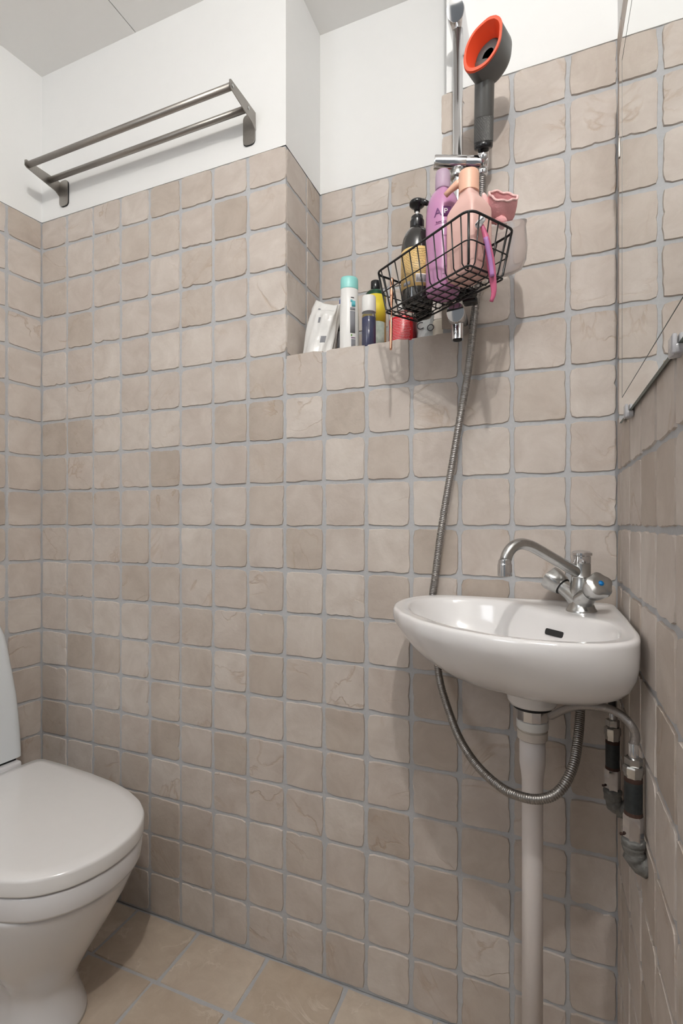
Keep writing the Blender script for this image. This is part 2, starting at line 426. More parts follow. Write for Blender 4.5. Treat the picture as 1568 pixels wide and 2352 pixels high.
rows = [(zj(j+1), (ZT+0.0022 if j == 0 else zj(j))) for j in range(0, 18)] + [(0.002, zj(18))]
def cell(x0, x1, z0, z1, y): return Matrix.Translation(((x0+x1)/2, y, (z0+z1)/2))
# back wall, front plane
for j, (z0, z1) in enumerate(rows):
    for i in range(15):
        x0 = XL+i*PH; x1 = XL+(i+1)*PH if i < 14 else XR+0.003
        if j < 5:                                 # the rows beside the niche
            if i in (8, 9, 10): continue
            if i == 7: x1 = NX0+0.004
            if i == 11: x0 = NX1-0.004
        gx = 0
        if i == 0: x0 -= 0.002
        put_tile(wall_back, cell(x0, x1, z0, z1, YB), x1-x0, z1-z0)
# niche back and its left reveal, ledge
nxs = [NX0, -0.484, -0.3815, -0.279, NX1]
for j, (z0, z1) in enumerate(rows[:5]):
    for a, b in zip(nxs[:-1], nxs[1:]): put_tile(wall_niche, cell(a, b, z0, z1, NY), b-a, z1-z0)
reveal = shell('wall_niche_side', [((NX0-0.03, NX0-G, YB+0.012, NY+0.02, NZ-0.02, ZT), 0), ((NX0-0.03, NX0-0.0005, YB+0.0008, NY+0.02, ZT, ZC+0.04), 1)], [M['grout'], M['plaster']])
RX = Matrix.Rotation(PI/2, 4, 'Z')              # local -y -> +x
for j, (z0, z1) in enumerate(rows[:5]):
    for a, b in ((YB+0.004, 1.195), (1.195, NY)):
        put_tile(reveal, Matrix.Translation((NX0, (a+b)/2, (z0+z1)/2)) @ RX, b-a, z1-z0)
ledge = shell('niche_sill', [((NX0, NX1+0.002, YB+0.004, NY+0.02, NZ-0.03, NZ-0.004), 0)], [M['grout']])
RU = Matrix.Rotation(-PI/2, 4, 'X')             # local -y -> +z
for a, b in zip(nxs[:-1], nxs[1:]):
    for c, d in ((YB+0.001, 1.185), (1.185, NY)):
        put_tile(ledge, Matrix.Translation(((a+b)/2, (c+d)/2, NZ)) @ RU, b-a, d-c)
# right wall: local -y -> -x
RR = Matrix.Rotation(-PI/2, 4, 'Z')
ys = [YB+0.002, 1.030] + [0.930-0.1035*k for k in range(0, 12)]
for j, (z0, z1) in enumerate(rows):
    for a, b in zip(ys[1:], ys[:-1]):
        put_tile(wall_right, Matrix.Translation((XR, (a+b)/2, (z0+z1)/2)) @ RR, b-a, z1-z0)
# left wall: face looks along its local -x
LWM = wall_left.matrix_world.copy()
us = [-0.002] + [0.0995+0.1045*k for k in range(0, 8)]
for j, (z0, z1) in enumerate(rows):
    for a, b in zip(us[:-1], us[1:]):
        m = LWM @ Matrix.Translation((0, (a+b)/2, (z0+z1)/2)) @ Matrix.Rotation(-PI/2, 4, 'Z')
        o = put_tile(wall_left, Matrix.Identity(4), b-a, z1-z0)
        o.matrix_world = Matrix.Identity(4)
        # wall_left carries the out-of-square frame: work in its local space
        s = Matrix.Diagonal(((b-a-0.0058)/0.0992, 1, (z1-z0-0.0058)/0.0992, 1))
        o.matrix_parent_inverse = Matrix.Identity(4)
        o.matrix_local = Matrix.Translation((0, (a+b)/2, (z0+z1)/2)) @ Matrix.Rotation(-PI/2 if LWM.determinant() > 0 else PI/2, 4, 'Z') @ s
# floor tiles
FM = [tile_mesh('tile', 0.200, 0.200, 0.004, 0.0004, random.choice([0, 1]), M['floor_tile'], 0.004, 0.0022, 28) for _ in range(8)]
fx = [-1.46, -1.25] + [-1.045+0.2065*k for k in range(0, 6)] + [XR]
fy = [YB+0.002] + [0.925-0.2075*k for k in range(0, 10)]
for r, (a, b) in enumerate(zip(fy[1:], fy[:-1])):
    for c, d in zip(fx[:-1], fx[1:]):
        off = -0.012 if r else 0.0
        if d-c < 0.06: continue
        x0 = c + (off if c > -1.4 else 0); x1 = d + (off if d < 0.1 else 0)
        put_tile(floor, Matrix.Translation(((x0+x1)/2, (a+b)/2, 0.0)) @ RU, x1-x0, b-a, meshes=FM, nominal=0.2065, gap=0.0065, turn=False)

# ------------------------------------------------------------------ corner basin
Z0 = 0.914
def uvw(u, v, z): return (XR-0.002-u, YB-0.002-v, z)
half = [(0.004, 0.004), (0.15, 0.003), (0.285, 0.004), (0.330, 0.010), (0.357, 0.026), (0.380, 0.058), (0.391, 0.100), (0.391, 0.148), (0.379, 0.200), (0.352, 0.255), (0.309, 0.309)]
outl = half + [(b, a) for a, b in half[::-1][1:-1]]
halfi = [(0.088, 0.132), (0.150, 0.072), (0.205, 0.036), (0.262, 0.028), (0.318, 0.034), (0.346, 0.058), (0.362, 0.100), (0.362, 0.146), (0.350, 0.192), (0.325, 0.240), (0.284, 0.284)]
inl = [(0.108, 0.108)] + halfi + [(b, a) for a, b in halfi[::-1][1:]]
C0 = (0.195, 0.195)
def polar(poly, c, n):
    """sample a star-shaped polygon at n angles about c"""
    P_ = [Vector((a-c[0], b-c[1])) for a, b in poly]; out = []
    for k in range(n):
        t = 2*PI*k/n; d = Vector((math.cos(t), math.sin(t))); best = None
        for i in range(len(P_)):
            a, b = P_[i], P_[(i+1) % len(P_)]; e = b-a
            den = d.x*e.y-d.y*e.x
            if abs(den) < 1e-12: continue
            s = (a.x*e.y-a.y*e.x)/den; q = (a.x*d.y-a.y*d.x)/den
            if s > 0 and -1e-6 <= q <= 1+1e-6: best = s if best is None else max(best, s)
        out.append(best)
    return out
def smooth(r, it):
    for _ in range(it): r = [(r[i-1]+2*r[i]+r[(i+1) % len(r)])/4 for i in range(len(r))]
    return r
NB = 144
Ro = smooth(polar(outl, C0, NB), 2); Ri = smooth(polar(inl, C0, NB), 8)
def ring(R, s, z, zf=None, cc=C0):
    out = []
    for k in range(NB):
        t = 2*PI*k/NB; r = R[k]*s if not callable(s) else R[k]*s(t)
        out.append(uvw(cc[0]+r*math.cos(t), cc[1]+r*math.sin(t), z if zf is None else zf(t)))
    return out
def full(t):
    """1 towards the two walls, 0 towards the room (diagonal at 45 degrees)"""
    d = abs((t-PI/4+PI) % (2*PI)-PI); return min(1, max(0, (d-0.9)/0.8))
prof = [(0.0, 1.0, 1.0), (-0.004, 1.004, 1.0), (-0.012, 1.003, 1.0), (-0.022, 0.99, 1.0), (-0.038, 0.940, 0.998), (-0.056, 0.870, 0.985), (-0.074, 0.775, 0.95), (-0.090, 0.665, 0.88), (-0.104, 0.54, 0.77), (-0.114, 0.41, 0.60), (-0.120, 0.28, 0.40), (-0.123, 0.14, 0.2)]
rings = []
for dz, s0, s1 in prof[::-1]:
    rings.append(ring(Ro, (lambda t, a=s0, b=s1: a+(b-a)*full(t)), Z0+dz*0.91))
rings.append(ring(Ro, 0.992, Z0+0.003)); rings.append(ring(Ro, 0.975, Z0+0.0042))
Rm = [min(a*0.985, max(b+0.004, b)) for a, b in zip(Ro, Ri)]
def mixring(f, z):
    out = []
    for k in range(NB):
        t = 2*PI*k/NB; r = Ro[k]*0.975*(1-f)+Ri[k]*f
        out.append((t, r, z))
    return [uvw(C0[0]+r*math.cos(t), C0[1]+r*math.sin(t), z) for t, r, z in out]
def deckz(t, f, z):   # the tap deck lies a little below the rim
    d = abs((t-5*PI/4+PI) % (2*PI)-PI); k = max(0, 1-d/0.85); k = k*k*(3-2*k)
    return z-0.007*k*min(1, f*4)
for f, dz in ((0.12, 0.0040), (0.25, 0.0035), (0.5, 0.003), (0.8, 0.002), (0.92, 0.0005)):
    rr = []
    for k in range(NB):
        t = 2*PI*k/NB; r = Ro[k]*0.975*(1-f)+Ri[k]*f
        rr.append(uvw(C0[0]+r*math.cos(t), C0[1]+r*math.sin(t), deckz(t, f, Z0+dz)))
    rings.append(rr)
for s, dz in ((0.995, -0.004), (0.975, -0.012), (0.945, -0.026), (0.90, -0.045), (0.83, -0.064), (0.72, -0.080), (0.55, -0.092), (0.35, -0.099), (0.15, -0.102), (0.11, -0.104)):
    rings.append([uvw(C0[0]+Ri[k]*s*math.cos(2*PI*k/NB), C0[1]+Ri[k]*s*math.sin(2*PI*k/NB), deckz(2*PI*k/NB, 1, Z0+dz) if dz > -0.03 else Z0+dz) for k in range(NB)])
basin = thing('corner_basin', 'small white ceramic corner basin fixed where the two tiled walls meet', 'basin', (XR-0.15, YB-0.15, Z0-0.12))
part(MB().add(*loft(rings)), 'bowl', M['ceramic'], basin)
# overflow slot below the tap deck: black inlay coloured as the recess's shade
oc = Vector(uvw(0.1095, 0.1215, Z0-0.0375)); od = Vector((-1, -1, 0.45)).normalized()
FO = frame(oc, od, (1, -1, 0))
slot = round_poly([(-0.020, -0.0055, 0), (0.020, -0.0055, 0), (0.020, 0.0055, 0), (-0.020, 0.0055, 0)], 0.004, 4)
sl = MB(); sl.add(*loft([xf([(p.x, p.y, -0.004) for p in slot], FO), xf([(p.x, p.y, 0.0016) for p in slot], FO)]), 0, False)
part(sl, 'overflow_slot', M['hole_shade'], basin, label='dark overflow slot')
# fold of ceramic over the waste, under the bowl
DX, DY = -0.021, 0.929
part(MB().add(*lathe([(0.046, 0.800), (0.044, 0.780), (0.0415, 0.765), (0.038, 0.758), (0.030, 0.756)], 40, Matrix.Translation((DX, DY, 0)))), 'waste_boss', M['ceramic'], basin)
part(MB().add(*lathe([(0.020, Z0-0.1005), (0.020, Z0-0.1000), (0.012, Z0-0.0995)], 28, Matrix.Translation((XR-0.197, YB-0.197, -0.0025)))), 'waste_plug', M['chrome'], basin)

# ------------------------------------------------------------------ mixer tap
TX, TY, TZ = 0.0605, 1.009, 0.9085
tap = thing('basin_tap', 'worn chrome two-handle swan-neck tap on the corner basin', 'tap', (TX, TY, TZ))
tb = MB()
tb.add(*lathe([(0.0262, 0.0), (0.0262, 0.004), (0.0245, 0.0065), (0.0225, 0.010), (0.0195, 0.018), (0.0190, 0.030), (0.0200, 0.040), (0.0190, 0.050), (0.0168, 0.058), (0.0162, 0.064)], 36, Matrix.Translation((TX, TY, TZ-0.001))))
kd = [Vector((-0.857, 0.515, 0.62)).normalized(), Vector((0.40, -0.917, 0.60)).normalized()]
org = Vector((TX, TY, TZ+0.020))
for d in kd:
    L_ = [org+d*t for t in (0.0, 0.012, 0.024, 0.036, 0.043)]
    rad = [0.019, 0.0185, 0.0155, 0.0140, 0.0142]
    tb.add(*tube(L_, lambda i, s: rad[i], 24))
part(tb, 'body', M['worn_chrome'], tap, sharp=50)
part(MB().add(*lathe([(0.0162, 0.062), (0.0165, 0.0635), (0.0155, 0.065), (0.0155, 0.088), (0.0150, 0.0885)], 32, Matrix.Translation((TX, TY, TZ)))), 'column', M['worn_chrome'], tap, sharp=40)
part(MB().add(*lathe([(0.0150, 0.0885), (0.0158, 0.0895), (0.0158, 0.101), (0.0178, 0.1025), (0.0178, 0.107), (0.0140, 0.110), (0.004, 0.112)], 32, Matrix.Translation((TX, TY, TZ)))), 'cap', M['chrome'], tap, sharp=40)
sd = Vector((-0.745, -0.667, 0)).normalized()
def sp(d, z): return Vector((TX, TY, 0))+sd*d+Vector((0, 0, z))
path = crom([sp(0.004, 0.978), sp(0.030, 0.990), sp(0.064, 1.0065), (sp(0.098, 1.023)), sp(0.116, 1.0305), sp(0.134, 1.0335), sp(0.150, 1.029), sp(0.161, 1.018), sp(0.1665, 1.004)], 0.004)
part(MB().add(*tube(path, 0.0098, 20)), 'spout', M['worn_chrome'], tap)
part(MB().add(*lathe([(0.0085, 0.979), (0.0118, 0.9795), (0.0120, 0.983), (0.0120, 0.998), (0.0115, 1.0), (0.0108, 1.0015), (0.0110, 1.003), (0.0102, 1.007)], 28, Matrix.Translation(tuple(sp(0.1672, 0))))), 'aerator', M['chrome'], tap, sharp=40)
for q, d in enumerate(kd):
    F_ = frame(org+d*0.043, d, (0, 0, 1))
    V = []; F = []; n = 48
    levels = [(0.0165, 0.0, 0.0), (0.0190, 0.003, 0.02), (0.0235, 0.022, 0.12), (0.0225, 0.030, 0.14), (0.0140, 0.0335, 0.05), (0.0110, 0.0338, 0.0)]
    for r, z, amp in levels:
        for i in range(n):
            a = 2*PI*i/n; rr = r*(1-amp*(0.5-0.5*math.cos(5*a)))
            V.append((rr*math.cos(a), rr*math.sin(a), z))
    for j in range(len(levels)-1):
        for i in range(n):
            k = (i+1) % n; F.append((j*n+i, j*n+k, (j+1)*n+k, (j+1)*n+i))
    F.append(tuple(range(n-1, -1, -1))); F.append(tuple(range((len(levels)-1)*n, len(levels)*n)))
    kb = part(MB().add(xf(V, F_), F), 'knob', M['worn_chrome'], tap, sharp=35)
    part(MB().add(*lathe([(0.0166, -0.0012), (0.0166, 0.0006)], 28, F_)), 'knob_gasket', M['rubber'], tap)
    disc = MB().add(*lathe([(0.0046, 0.0335), (0.0046, 0.0345)], 20, F_))
    ob = part(disc, 'marker_dot', M['blue'] if q else M['redjar'], kb, label='blue cold-water dot' if q else None)
    # kb's own matrix is relative to the tap: undo it for the sub-part
    ob.matrix_parent_inverse = (Matrix.Translation(tap.location) @ kb.matrix_parent_inverse @ Matrix.Identity(4)).inverted()

# ------------------------------------------------------------------ waste pipe
waste = thing('waste_pipe', 'straight white plastic waste pipe from under the basin to the floor', 'pipe', (DX, DY, 0))
TW = Matrix.Translation((DX, DY, 0))
part(MB().add(*lathe([(0.030, 0.7555), (0.0315, 0.754), (0.0315, 0.7515), (0.0270, 0.750)], 36, TW)), 'rubber_gasket', M['rubber'], waste)
part(MB().add(*lathe([(0.0255, 0.7515), (0.0272, 0.750), (0.0272, 0.733), (0.0262, 0.7315)], 12, TW), 0, False), 'chrome_nut', M['chrome'], waste)
part(MB().add(*lathe([(0.0255, 0.731), (0.0262, 0.7305), (0.0262, 0.7175), (0.0250, 0.716), (0.0225, 0.7155)], 36, TW)), 'collar', M['white_plastic'], waste, sharp=40)
part(MB().add(*lathe([(0.0235, 0.7155), (0.0235, 0.7125)], 36, TW)), 'sealing_ring', M['pvc2'], waste)
part(MB().add(*lathe([(0.0235, 0.7125), (0.0250, 0.712), (0.0250, 0.699), (0.0225, 0.697)], 36, TW)), 'socket_rim', M['pvc2'], waste, sharp=40)
part(MB().add(*lathe([(0.0213, 0.698), (0.0213, 0.655), (0.0190, 0.640), (0.0175, 0.625), (0.0172, 0.5), (0.0172, 0.004)], 36, TW)), 'pipe', M['pvc'], waste)

# ------------------------------------------------------------------ supply valves and braided hose
def valve(label, x, y, zt, sc_, name):
    """stack of fittings; zt: z of each joint from top to bottom"""
    t = thing('supply_valve', label, 'valve', (x, y, zt[-1]))
    T = Matrix.Translation((x, y, 0)); a, b, c, d, e, f, g = zt
    def ln(n, pr, m, seg=24, sharp=35): return part(MB().add(*lathe(pr, seg, T)), n, m, t, sharp=sharp)
    ln('ferrule', [(0.0062, a), (0.0066, a-0.003), (0.0062, b)], M['chrome'])
    ln('hex_nut', [(0.009, b), (0.0112, b-0.001), (0.0112, c+0.002), (0.010, c)], M['worn_chrome'], 6)
    ln('union_nut', [(0.0115, c), (0.0132, c-0.002), (0.0132, (c+d)/2-0.002), (0.0118, (c+d)/2-0.004), (0.0115, d)], M['worn_chrome'], 8)
    ln('rust_ring', [(0.0112, d), (0.0113, d-0.006)], M['rust'])
    ln('pipe_sleeve', [(0.0112, d-0.005), (0.0112, e+0.004)], M['pipe_dark'])
    ln('rust_ring', [(0.0114, e+0.005), (0.0116, e)], M['rust'])
    ln('hex_coupling', [(0.0122, e), (0.0128, e-0.002), (0.0128, f+0.002), (0.0120, f)], M['chrome'], 6)
    el = MB()
    dx = XR-x
    pth = crom([(x, y, f+0.002), (x, y, f-0.010), (x+dx*0.15, y-0.001, f-0.022), (x+dx*0.55, y-0.001, g+0.012), (XR+0.003, y-0.002, g+0.008)], 0.003)
    rnd = random.Random(3)
    el.add(*tube(pth, lambda i, s: 0.0138*(1+0.10*rnd.uniform(-1, 1))+0.0005*math.sin(s*900), 16))
    el.add(*lathe([(0.0135, f+0.003), (0.0150, f+0.001), (0.0150, f-0.004), (0.013, f-0.006)], 12, T))
    part(el, 'elbow', M['lime'], t, label='limescaled wall elbow')
    part(MB().add(*lathe([(0.0012, 0), (0.0018, 0.0005), (0.0022, 0.003), (0.0016, 0.004)], 10, frame((x-0.0125, y, f+0.006), (-1, -0.3, 0.2)))), 'screw', M['rust'], t)
    return t
valve('limescaled supply valve on the right wall, nearer one with a braided hose on top', 0.111, 0.785, [0.769, 0.750, 0.739, 0.7235, 0.672, 0.636, 0.596], 1, 'a')
vb = valve('limescaled supply valve in the wall corner behind the nearer valve', 0.1085, 0.992, [0.745, 0.727, 0.714, 0.691, 0.640, 0.602, 0.563], 1, 'b')
part(MB().add(*tube([(0.1085, 0.992, 0.744), (0.106, 0.992, 0.775), (0.098, 0.990, 0.81)], 0.0062, 12)), 'riser_hose', M['rubber'], vb)
brd = crom([(0.111, 0.785, 0.765), (0.1135, 0.785, 0.779), (0.109, 0.785, 0.7915), (0.099, 0.79, 0.802), (0.084, 0.80, 0.8065), (0.063, 0.81, 0.8045), (0.041, 0.83, 0.794), (0.024, 0.85, 0.779), (0.008, 0.872, 0.760)], 0.003)
bh = MB().add(*tube(brd, 0.0058, 14)).build('braided_hose', M['braid'])
bh['label'] = 'braided steel flexible hose arching under the basin'; bh['category'] = 'hose'

# ------------------------------------------------------------------ toilet
TA = math.radians(-7)
TO = Vector((-1.27, 0.80, 0))
toilet = thing('toilet', 'white close-coupled toilet with closed lid against the left wall', 'toilet', tuple(TO), rz=TA)
def tpart(mb, name, m, sharp=None, label=None):
    o = mb.build(name, m, sharp=sharp); o.parent = toilet
    if label: o['label'] = label
    return o
side = [(-0.027, 0.1585), (-0.018, 0.1625), (0.02, 0.1665), (0.073, 0.1715), (0.173, 0.1775), (0.264, 0.1765), (0.324, 0.1690), (0.386, 0.1515), (0.428, 0.1290), (0.452, 0.1070), (0.474, 0.0750), (0.486, 0.040), (0.491, 0.0)]
lidp = [(-0.032, 0.0), (-0.031, 0.10), (-0.030, 0.152)] + side + [(a, -b) for a, b in side[::-1][1:]] + [(-0.030, -0.152), (-0.031, -0.10)]
CT = (0.20, 0.0); NT = 160
Rl = smooth(polar(lidp, CT, NT), 1)
def tring(R, s, z, dx=0, sx=1, sy=1):
    return [(CT[0]+dx+R[k]*s*sx*math.cos(2*PI*k/NT), CT[1]+R[k]*s*sy*math.sin(2*PI*k/NT), z) for k in range(NT)]
def off(R, d): return [r-d for r in R]
lr = [tring(off(Rl, 0.004), 1, 0.3975), tring(off(Rl, 0.0005), 1, 0.399), tring(Rl, 1, 0.402), tring(Rl, 1, 0.424), tring(off(Rl, 0.0012), 1, 0.4275), tring(off(Rl, 0.0045), 1, 0.4305)]
lr += [tring(off(Rl, 0.03), 1, 0.4318), tring(Rl, 0.5, 0.4335), tring(Rl, 0.1, 0.434)]
tpart(MB().add(*loft(lr)), 'seat_lid', M['lid'])
# ceramic bowl: rim band, groove, tapering body, waist and flared foot
Rb = off(Rl, 0.003)
def body(z, fr, hw, back=-0.02):
    """egg section from x=back to x=fr with half width hw"""
    out = []; cx = fr-hw*1.12 if fr-hw*1.12 > back+0.02 else (fr+back)/2
    for k in range(NT):
        t = 2*PI*k/NT; c, s = math.cos(t), math.sin(t)
        if c >= 0: x = cx+(fr-cx)*c; y = hw*s
        else:
            e = 0.45; x = cx-(cx-back)*abs(c)**e; y = hw*math.copysign(abs(s)**0.75, s)
        out.append((x, y, z))
    return out
br = [tring(off(Rl, 0.012), 1, 0.3955), tring(off(Rb, 0.002), 1, 0.3945), tring(Rb, 1, 0.391), tring(off(Rl, 0.006), 1, 0.354), tring(off(Rl, 0.008), 1, 0.3485), tring(off(Rl, 0.014), 1, 0.346)]
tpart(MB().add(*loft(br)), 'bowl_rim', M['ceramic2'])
bs = [(0.348, 0.478, 0.1640), (0.335, 0.474, 0.161), (0.30, 0.458, 0.153), (0.25, 0.428, 0.139), (0.20, 0.397, 0.119), (0.16, 0.371, 0.096), (0.125, 0.350, 0.078), (0.100, 0.337, 0.068), (0.085, 0.333, 0.066), (0.06, 0.335, 0.068), (0.03, 0.344, 0.077), (0.008, 0.351, 0.085), (0.0005, 0.352, 0.086)]
bodyr = []
for z, fr, hw in bs: bodyr.append(body(z, fr, hw, -0.06))
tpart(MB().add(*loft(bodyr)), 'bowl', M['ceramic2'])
# skirt line of the moulded waste in the pedestal
# tank: tapered, with rounded shoulders
to_ = [(0.446, 0.127), (0.50, 0.1245), (0.56, 0.120), (0.61, 0.1155), (0.66, 0.108), (0.70, 0.1015), (0.74, 0.0955), (0.775, 0.0885), (0.80, 0.079), (0.82, 0.069), (0.835, 0.052), (0.843, 0.025)]
tr = []
for i, (z, n_) in enumerate(to_):
    fr = -0.045-0.010*((z-0.446)/0.4)**2; bk = -0.178+0.02*(z-0.446)/0.4
    r_ = 0.018
    poly = round_poly([(bk, -n_, z), (fr, -n_, z), (fr, n_, z), (bk, n_, z)], min(r_, n_*0.4), 6)
    tr.append([tuple(p) for p in poly])
tpart(MB().add(*loft(tr)), 'tank', M['tank'], sharp=60)
tpart(MB().add(*rbox(-0.165, -0.034, -0.118, 0.118, 0.370, 0.4385, 0.006)), 'tank_shelf', M['ceramic2'])
tpart(MB().add(*rbox(-0.160, -0.052, -0.112, 0.112, 0.438, 0.4465, 0.002)), 'tank_seal', M['rubber'])
for s in (-1, 1):
    tpart(MB().add(*lathe([(0.010, -0.014), (0.011, -0.012), (0.011, 0.012), (0.010, 0.014)], 20, frame((-0.030, s*0.075, 0.4165), (0, 1, 0)))), 'hinge', M['chrome'])

# ------------------------------------------------------------------ mirror on the right wall
mx = 0.1185
MY0, MY1, MZ0, MZ1 = 0.513, 0.991, 1.2425, 1.8795
mir = thing('wall_mirror', 'frameless rectangular mirror held by clear clips on the right wall', 'mirror', (XR, 0.71, MZ0))
gl = MB(); v, f = box(mx, mx+0.004, MY0, MY1, MZ0, MZ1)
gl.add(v, f, 1, False)
gl.m = [0 if i == 4 else 1 for i in range(6)]
g = gl.build('glass', [M['mirror'], M['glass_edge']]); keep(g, mir)
for p in g.data.polygons:
    p.material_index = 0 if p.normal.x < -0.9 else 1
ins = 0.036; gw = 0.0011
for nm, bb in (('engraved_line', (MY0+ins, MY0+ins+gw, MZ0+ins, MZ1-ins)), ('engraved_line', (MY1-ins-gw*0.5, MY1-ins, MZ0+ins, MZ1-ins)),
               ('engraved_line', (MY0+ins, MY1-ins, MZ0+ins, MZ0+ins+gw)), ('engraved_line', (MY0+ins, MY1-ins, MZ1-ins-gw*0.6, MZ1-ins))):
    part(MB().add(*box(mx-0.0003, mx+0.001, *bb), 0, False), nm, M['engrave'], mir)
part(MB().add(*box(mx+0.004, XR-0.0005, MY0+0.05, MY1-0.04, MZ0+0.05, MZ1-0.05), 0, False), 'backing', M['rubber'], mir)
for (y, z, dz) in ((0.890, MZ0, -1), (0.580, MZ0, -1), (0.580, MZ1, 1)):
    c = MB(); c.add(*rbox(mx-0.004, XR-0.001, y-0.010, y+0.010, min(z, z+dz*0.010), max(z, z+dz*0.010), 0.002))
    c.add(*rbox(mx-0.005, mx-0.0008, y-0.010, y+0.010, min(z-dz*0.010, z+dz*0.010), max(z-dz*0.010, z+dz*0.010), 0.0015))
    part(c, 'clip', M['clip'], mir)

part(MB().add(*rbox(mx-0.002, XR-0.001, MY1-0.004, MY1+0.0025, 1.703, 1.737, 0.001)), 'side_clip', M['steel'], mir)

# ------------------------------------------------------------------ towel rack
RZ = 2.076; RXL, RXR = -1.345, -0.668
rack = thing('towel_rack', 'brushed steel two-bar towel rack high on the white back wall', 'towel rack', ((RXL+RXR)/2, YB, RZ))
for y in (0.978, 1.045):
    part(MB().add(*tube([(RXL+0.001, y, RZ), (RXR-0.001, y, RZ)], 0.0078, 20)), 'bar', M['steel'], rack)
for x, s in ((RXL, 1), (RXR, -1)):
    br_ = MB()
    arm = [(0.967, RZ+0.007), (0.967, RZ-0.007), (0.973, RZ-0.011), (1.062, RZ-0.022), (1.0745, RZ-0.030), (1.0775, RZ-0.030), (1.0775, RZ+0.013), (1.040, RZ+0.013), (0.972, RZ+0.011)]
    br_.add(*loft([[(x+d, a, b) for a, b in arm] for d in (-0.001, 0.001)]), 0, False)
    w_ = 0.034
    pl = round_poly([(x, 0, RZ+0.013), (x+s*w_, 0, RZ+0.013), (x+s*w_, 0, RZ-0.062), (x, 0, RZ-0.062)], 0.013, 5)
    part(MB().add(*loft([[(p.x, 1.0745, p.z) for p in pl], [(p.x, 1.0770, p.z) for p in pl]]), 0, False), 'wall_plate', M['steel'], rack)
    part(MB().add(*loft([[(p.x+s*0.001, 1.0770, p.z-0.001) for p in pl], [(p.x+s*0.001, 1.0793, p.z-0.001) for p in pl]]), 0, False), 'rubber_pad', M['rubber'], rack)
    part(br_, 'bracket_arm', M['steel'], rack)
    for y in (0.978, 1.045):
        part(MB().add(*lathe([(0.0042, 0), (0.0042, 0.0012), (0.003, 0.0018)], 16, frame((x-s*0.001, y, RZ), (-s, 0, 0)))), 'bolt', M['worn_chrome'], rack)

# ------------------------------------------------------------------ shower rail
RXx, RYy = -0.163, 1.022
rail = thing('shower_rail', 'vertical chrome shower riser rail with end brackets and slider on the back wall', 'shower rail', (RXx, RYy, 1.44))
part(MB().add(*tube([(RXx, RYy, 1.452), (RXx, RYy, 2.068)], 0.0100, 28)), 'pole', M['chrome'], rail)
def bracket(zc, tilt):
    d = Vector((0, -1, 0)); n = 36; V = []; prof_ = [(0.0165, 1.0785), (0.0175, 1.0775), (0.0175, 1.0)]
    R = 0.0175; rings_ = []
    for y in (1.0785, 1.06, 1.03):
        rings_.append([(RXx+R*math.cos(2*PI*k/n), y, zc+R*math.sin(2*PI*k/n)) for k in range(n)])
    for g_, r_ in ((0.0, R), (0.0012, R-0.0006), (0.0014, R-0.0014)):      # slanted, slightly rounded end face
        rings_.append([(RXx+r_*math.cos(2*PI*k/n), 0.994-g_+tilt*r_*math.sin(2*PI*k/n), zc+r_*math.sin(2*PI*k/n)) for k in range(n)])
    return part(MB().add(*loft(rings_)), 'wall_bracket', M['chrome'], rail, sharp=30)
bracket(2.072, -0.50); bracket(1.481, -0.30)
part(MB().add(*lathe([(0.0098, 1.436), (0.0118, 1.4355), (0.0120, 1.438), (0.0120, 1.466)], 28, Matrix.Translation((RXx, RYy-0.003, 0)))), 'end_cap', M['chrome'], rail, sharp=40)
part(MB().add(*lathe([(0.0088, 1.4350), (0.0088, 1.4358)], 28, Matrix.Translation((RXx, RYy-0.003, 0)))), 'end_hole_shade', M['hole_shade'], rail)  # flat dark disc, coloured as the shade inside the open end
# sliding holder
sdv = Vector((0.955, 0.262, -0.10)).normalized(); SZ = 1.789
sm = Vector((RXx, RYy-0.004, SZ))
sl_ = MB(); F_ = frame(sm, sdv)
sl_.add(*lathe([(0.0125, -0.046), (0.0135, -0.044), (0.0135, 0.016), (0.0131, 0.0165), (0.0131, 0.0172), (0.0135, 0.018), (0.0135, 0.057), (0.0125, 0.058)], 32, F_))
part(sl_, 'slider', M['chrome'], rail, sharp=35)
part(MB().add(*lathe([(0.0128, -0.003), (0.0150, 0.0), (0.0150, 0.012), (0.0128, 0.015)], 28, Matrix.Translation((RXx, RYy, SZ-0.027)))), 'slider_collar', M['worn_chrome'], rail)
part(MB().add(*lathe([(0.004, 0), (0.0045, 0.002), (0.003, 0.005)], 16, Matrix.Translation((RXx-0.025, RYy+0.002, SZ+0.012)))), 'slider_button', M['worn_chrome'], rail)

# ------------------------------------------------------------------ hand shower
hs = thing('hand_shower', 'grey hand shower with almond-shaped coral red head in the rail holder', 'hand shower', (-0.113, 1.022, 1.80))
h0 = Vector((-0.1135, 1.022, 1.795)); h1 = Vector((-0.1045, 0.965, 1.915)); hd = (h1-h0).normalized(); HL = (h1-h0).length
FH = frame(h0, hd)
part(MB().add(*lathe([(0.0105, -0.022), (0.0105, 0.012)], 28, FH)), 'ferrule', M['chrome'], hs)
part(MB().add(*lathe([(0.0120, 0.0085), (0.0165, 0.0085), (0.0178, 0.011), (0.0178, 0.020)], 40, FH)), 'collar', M['black'], hs)
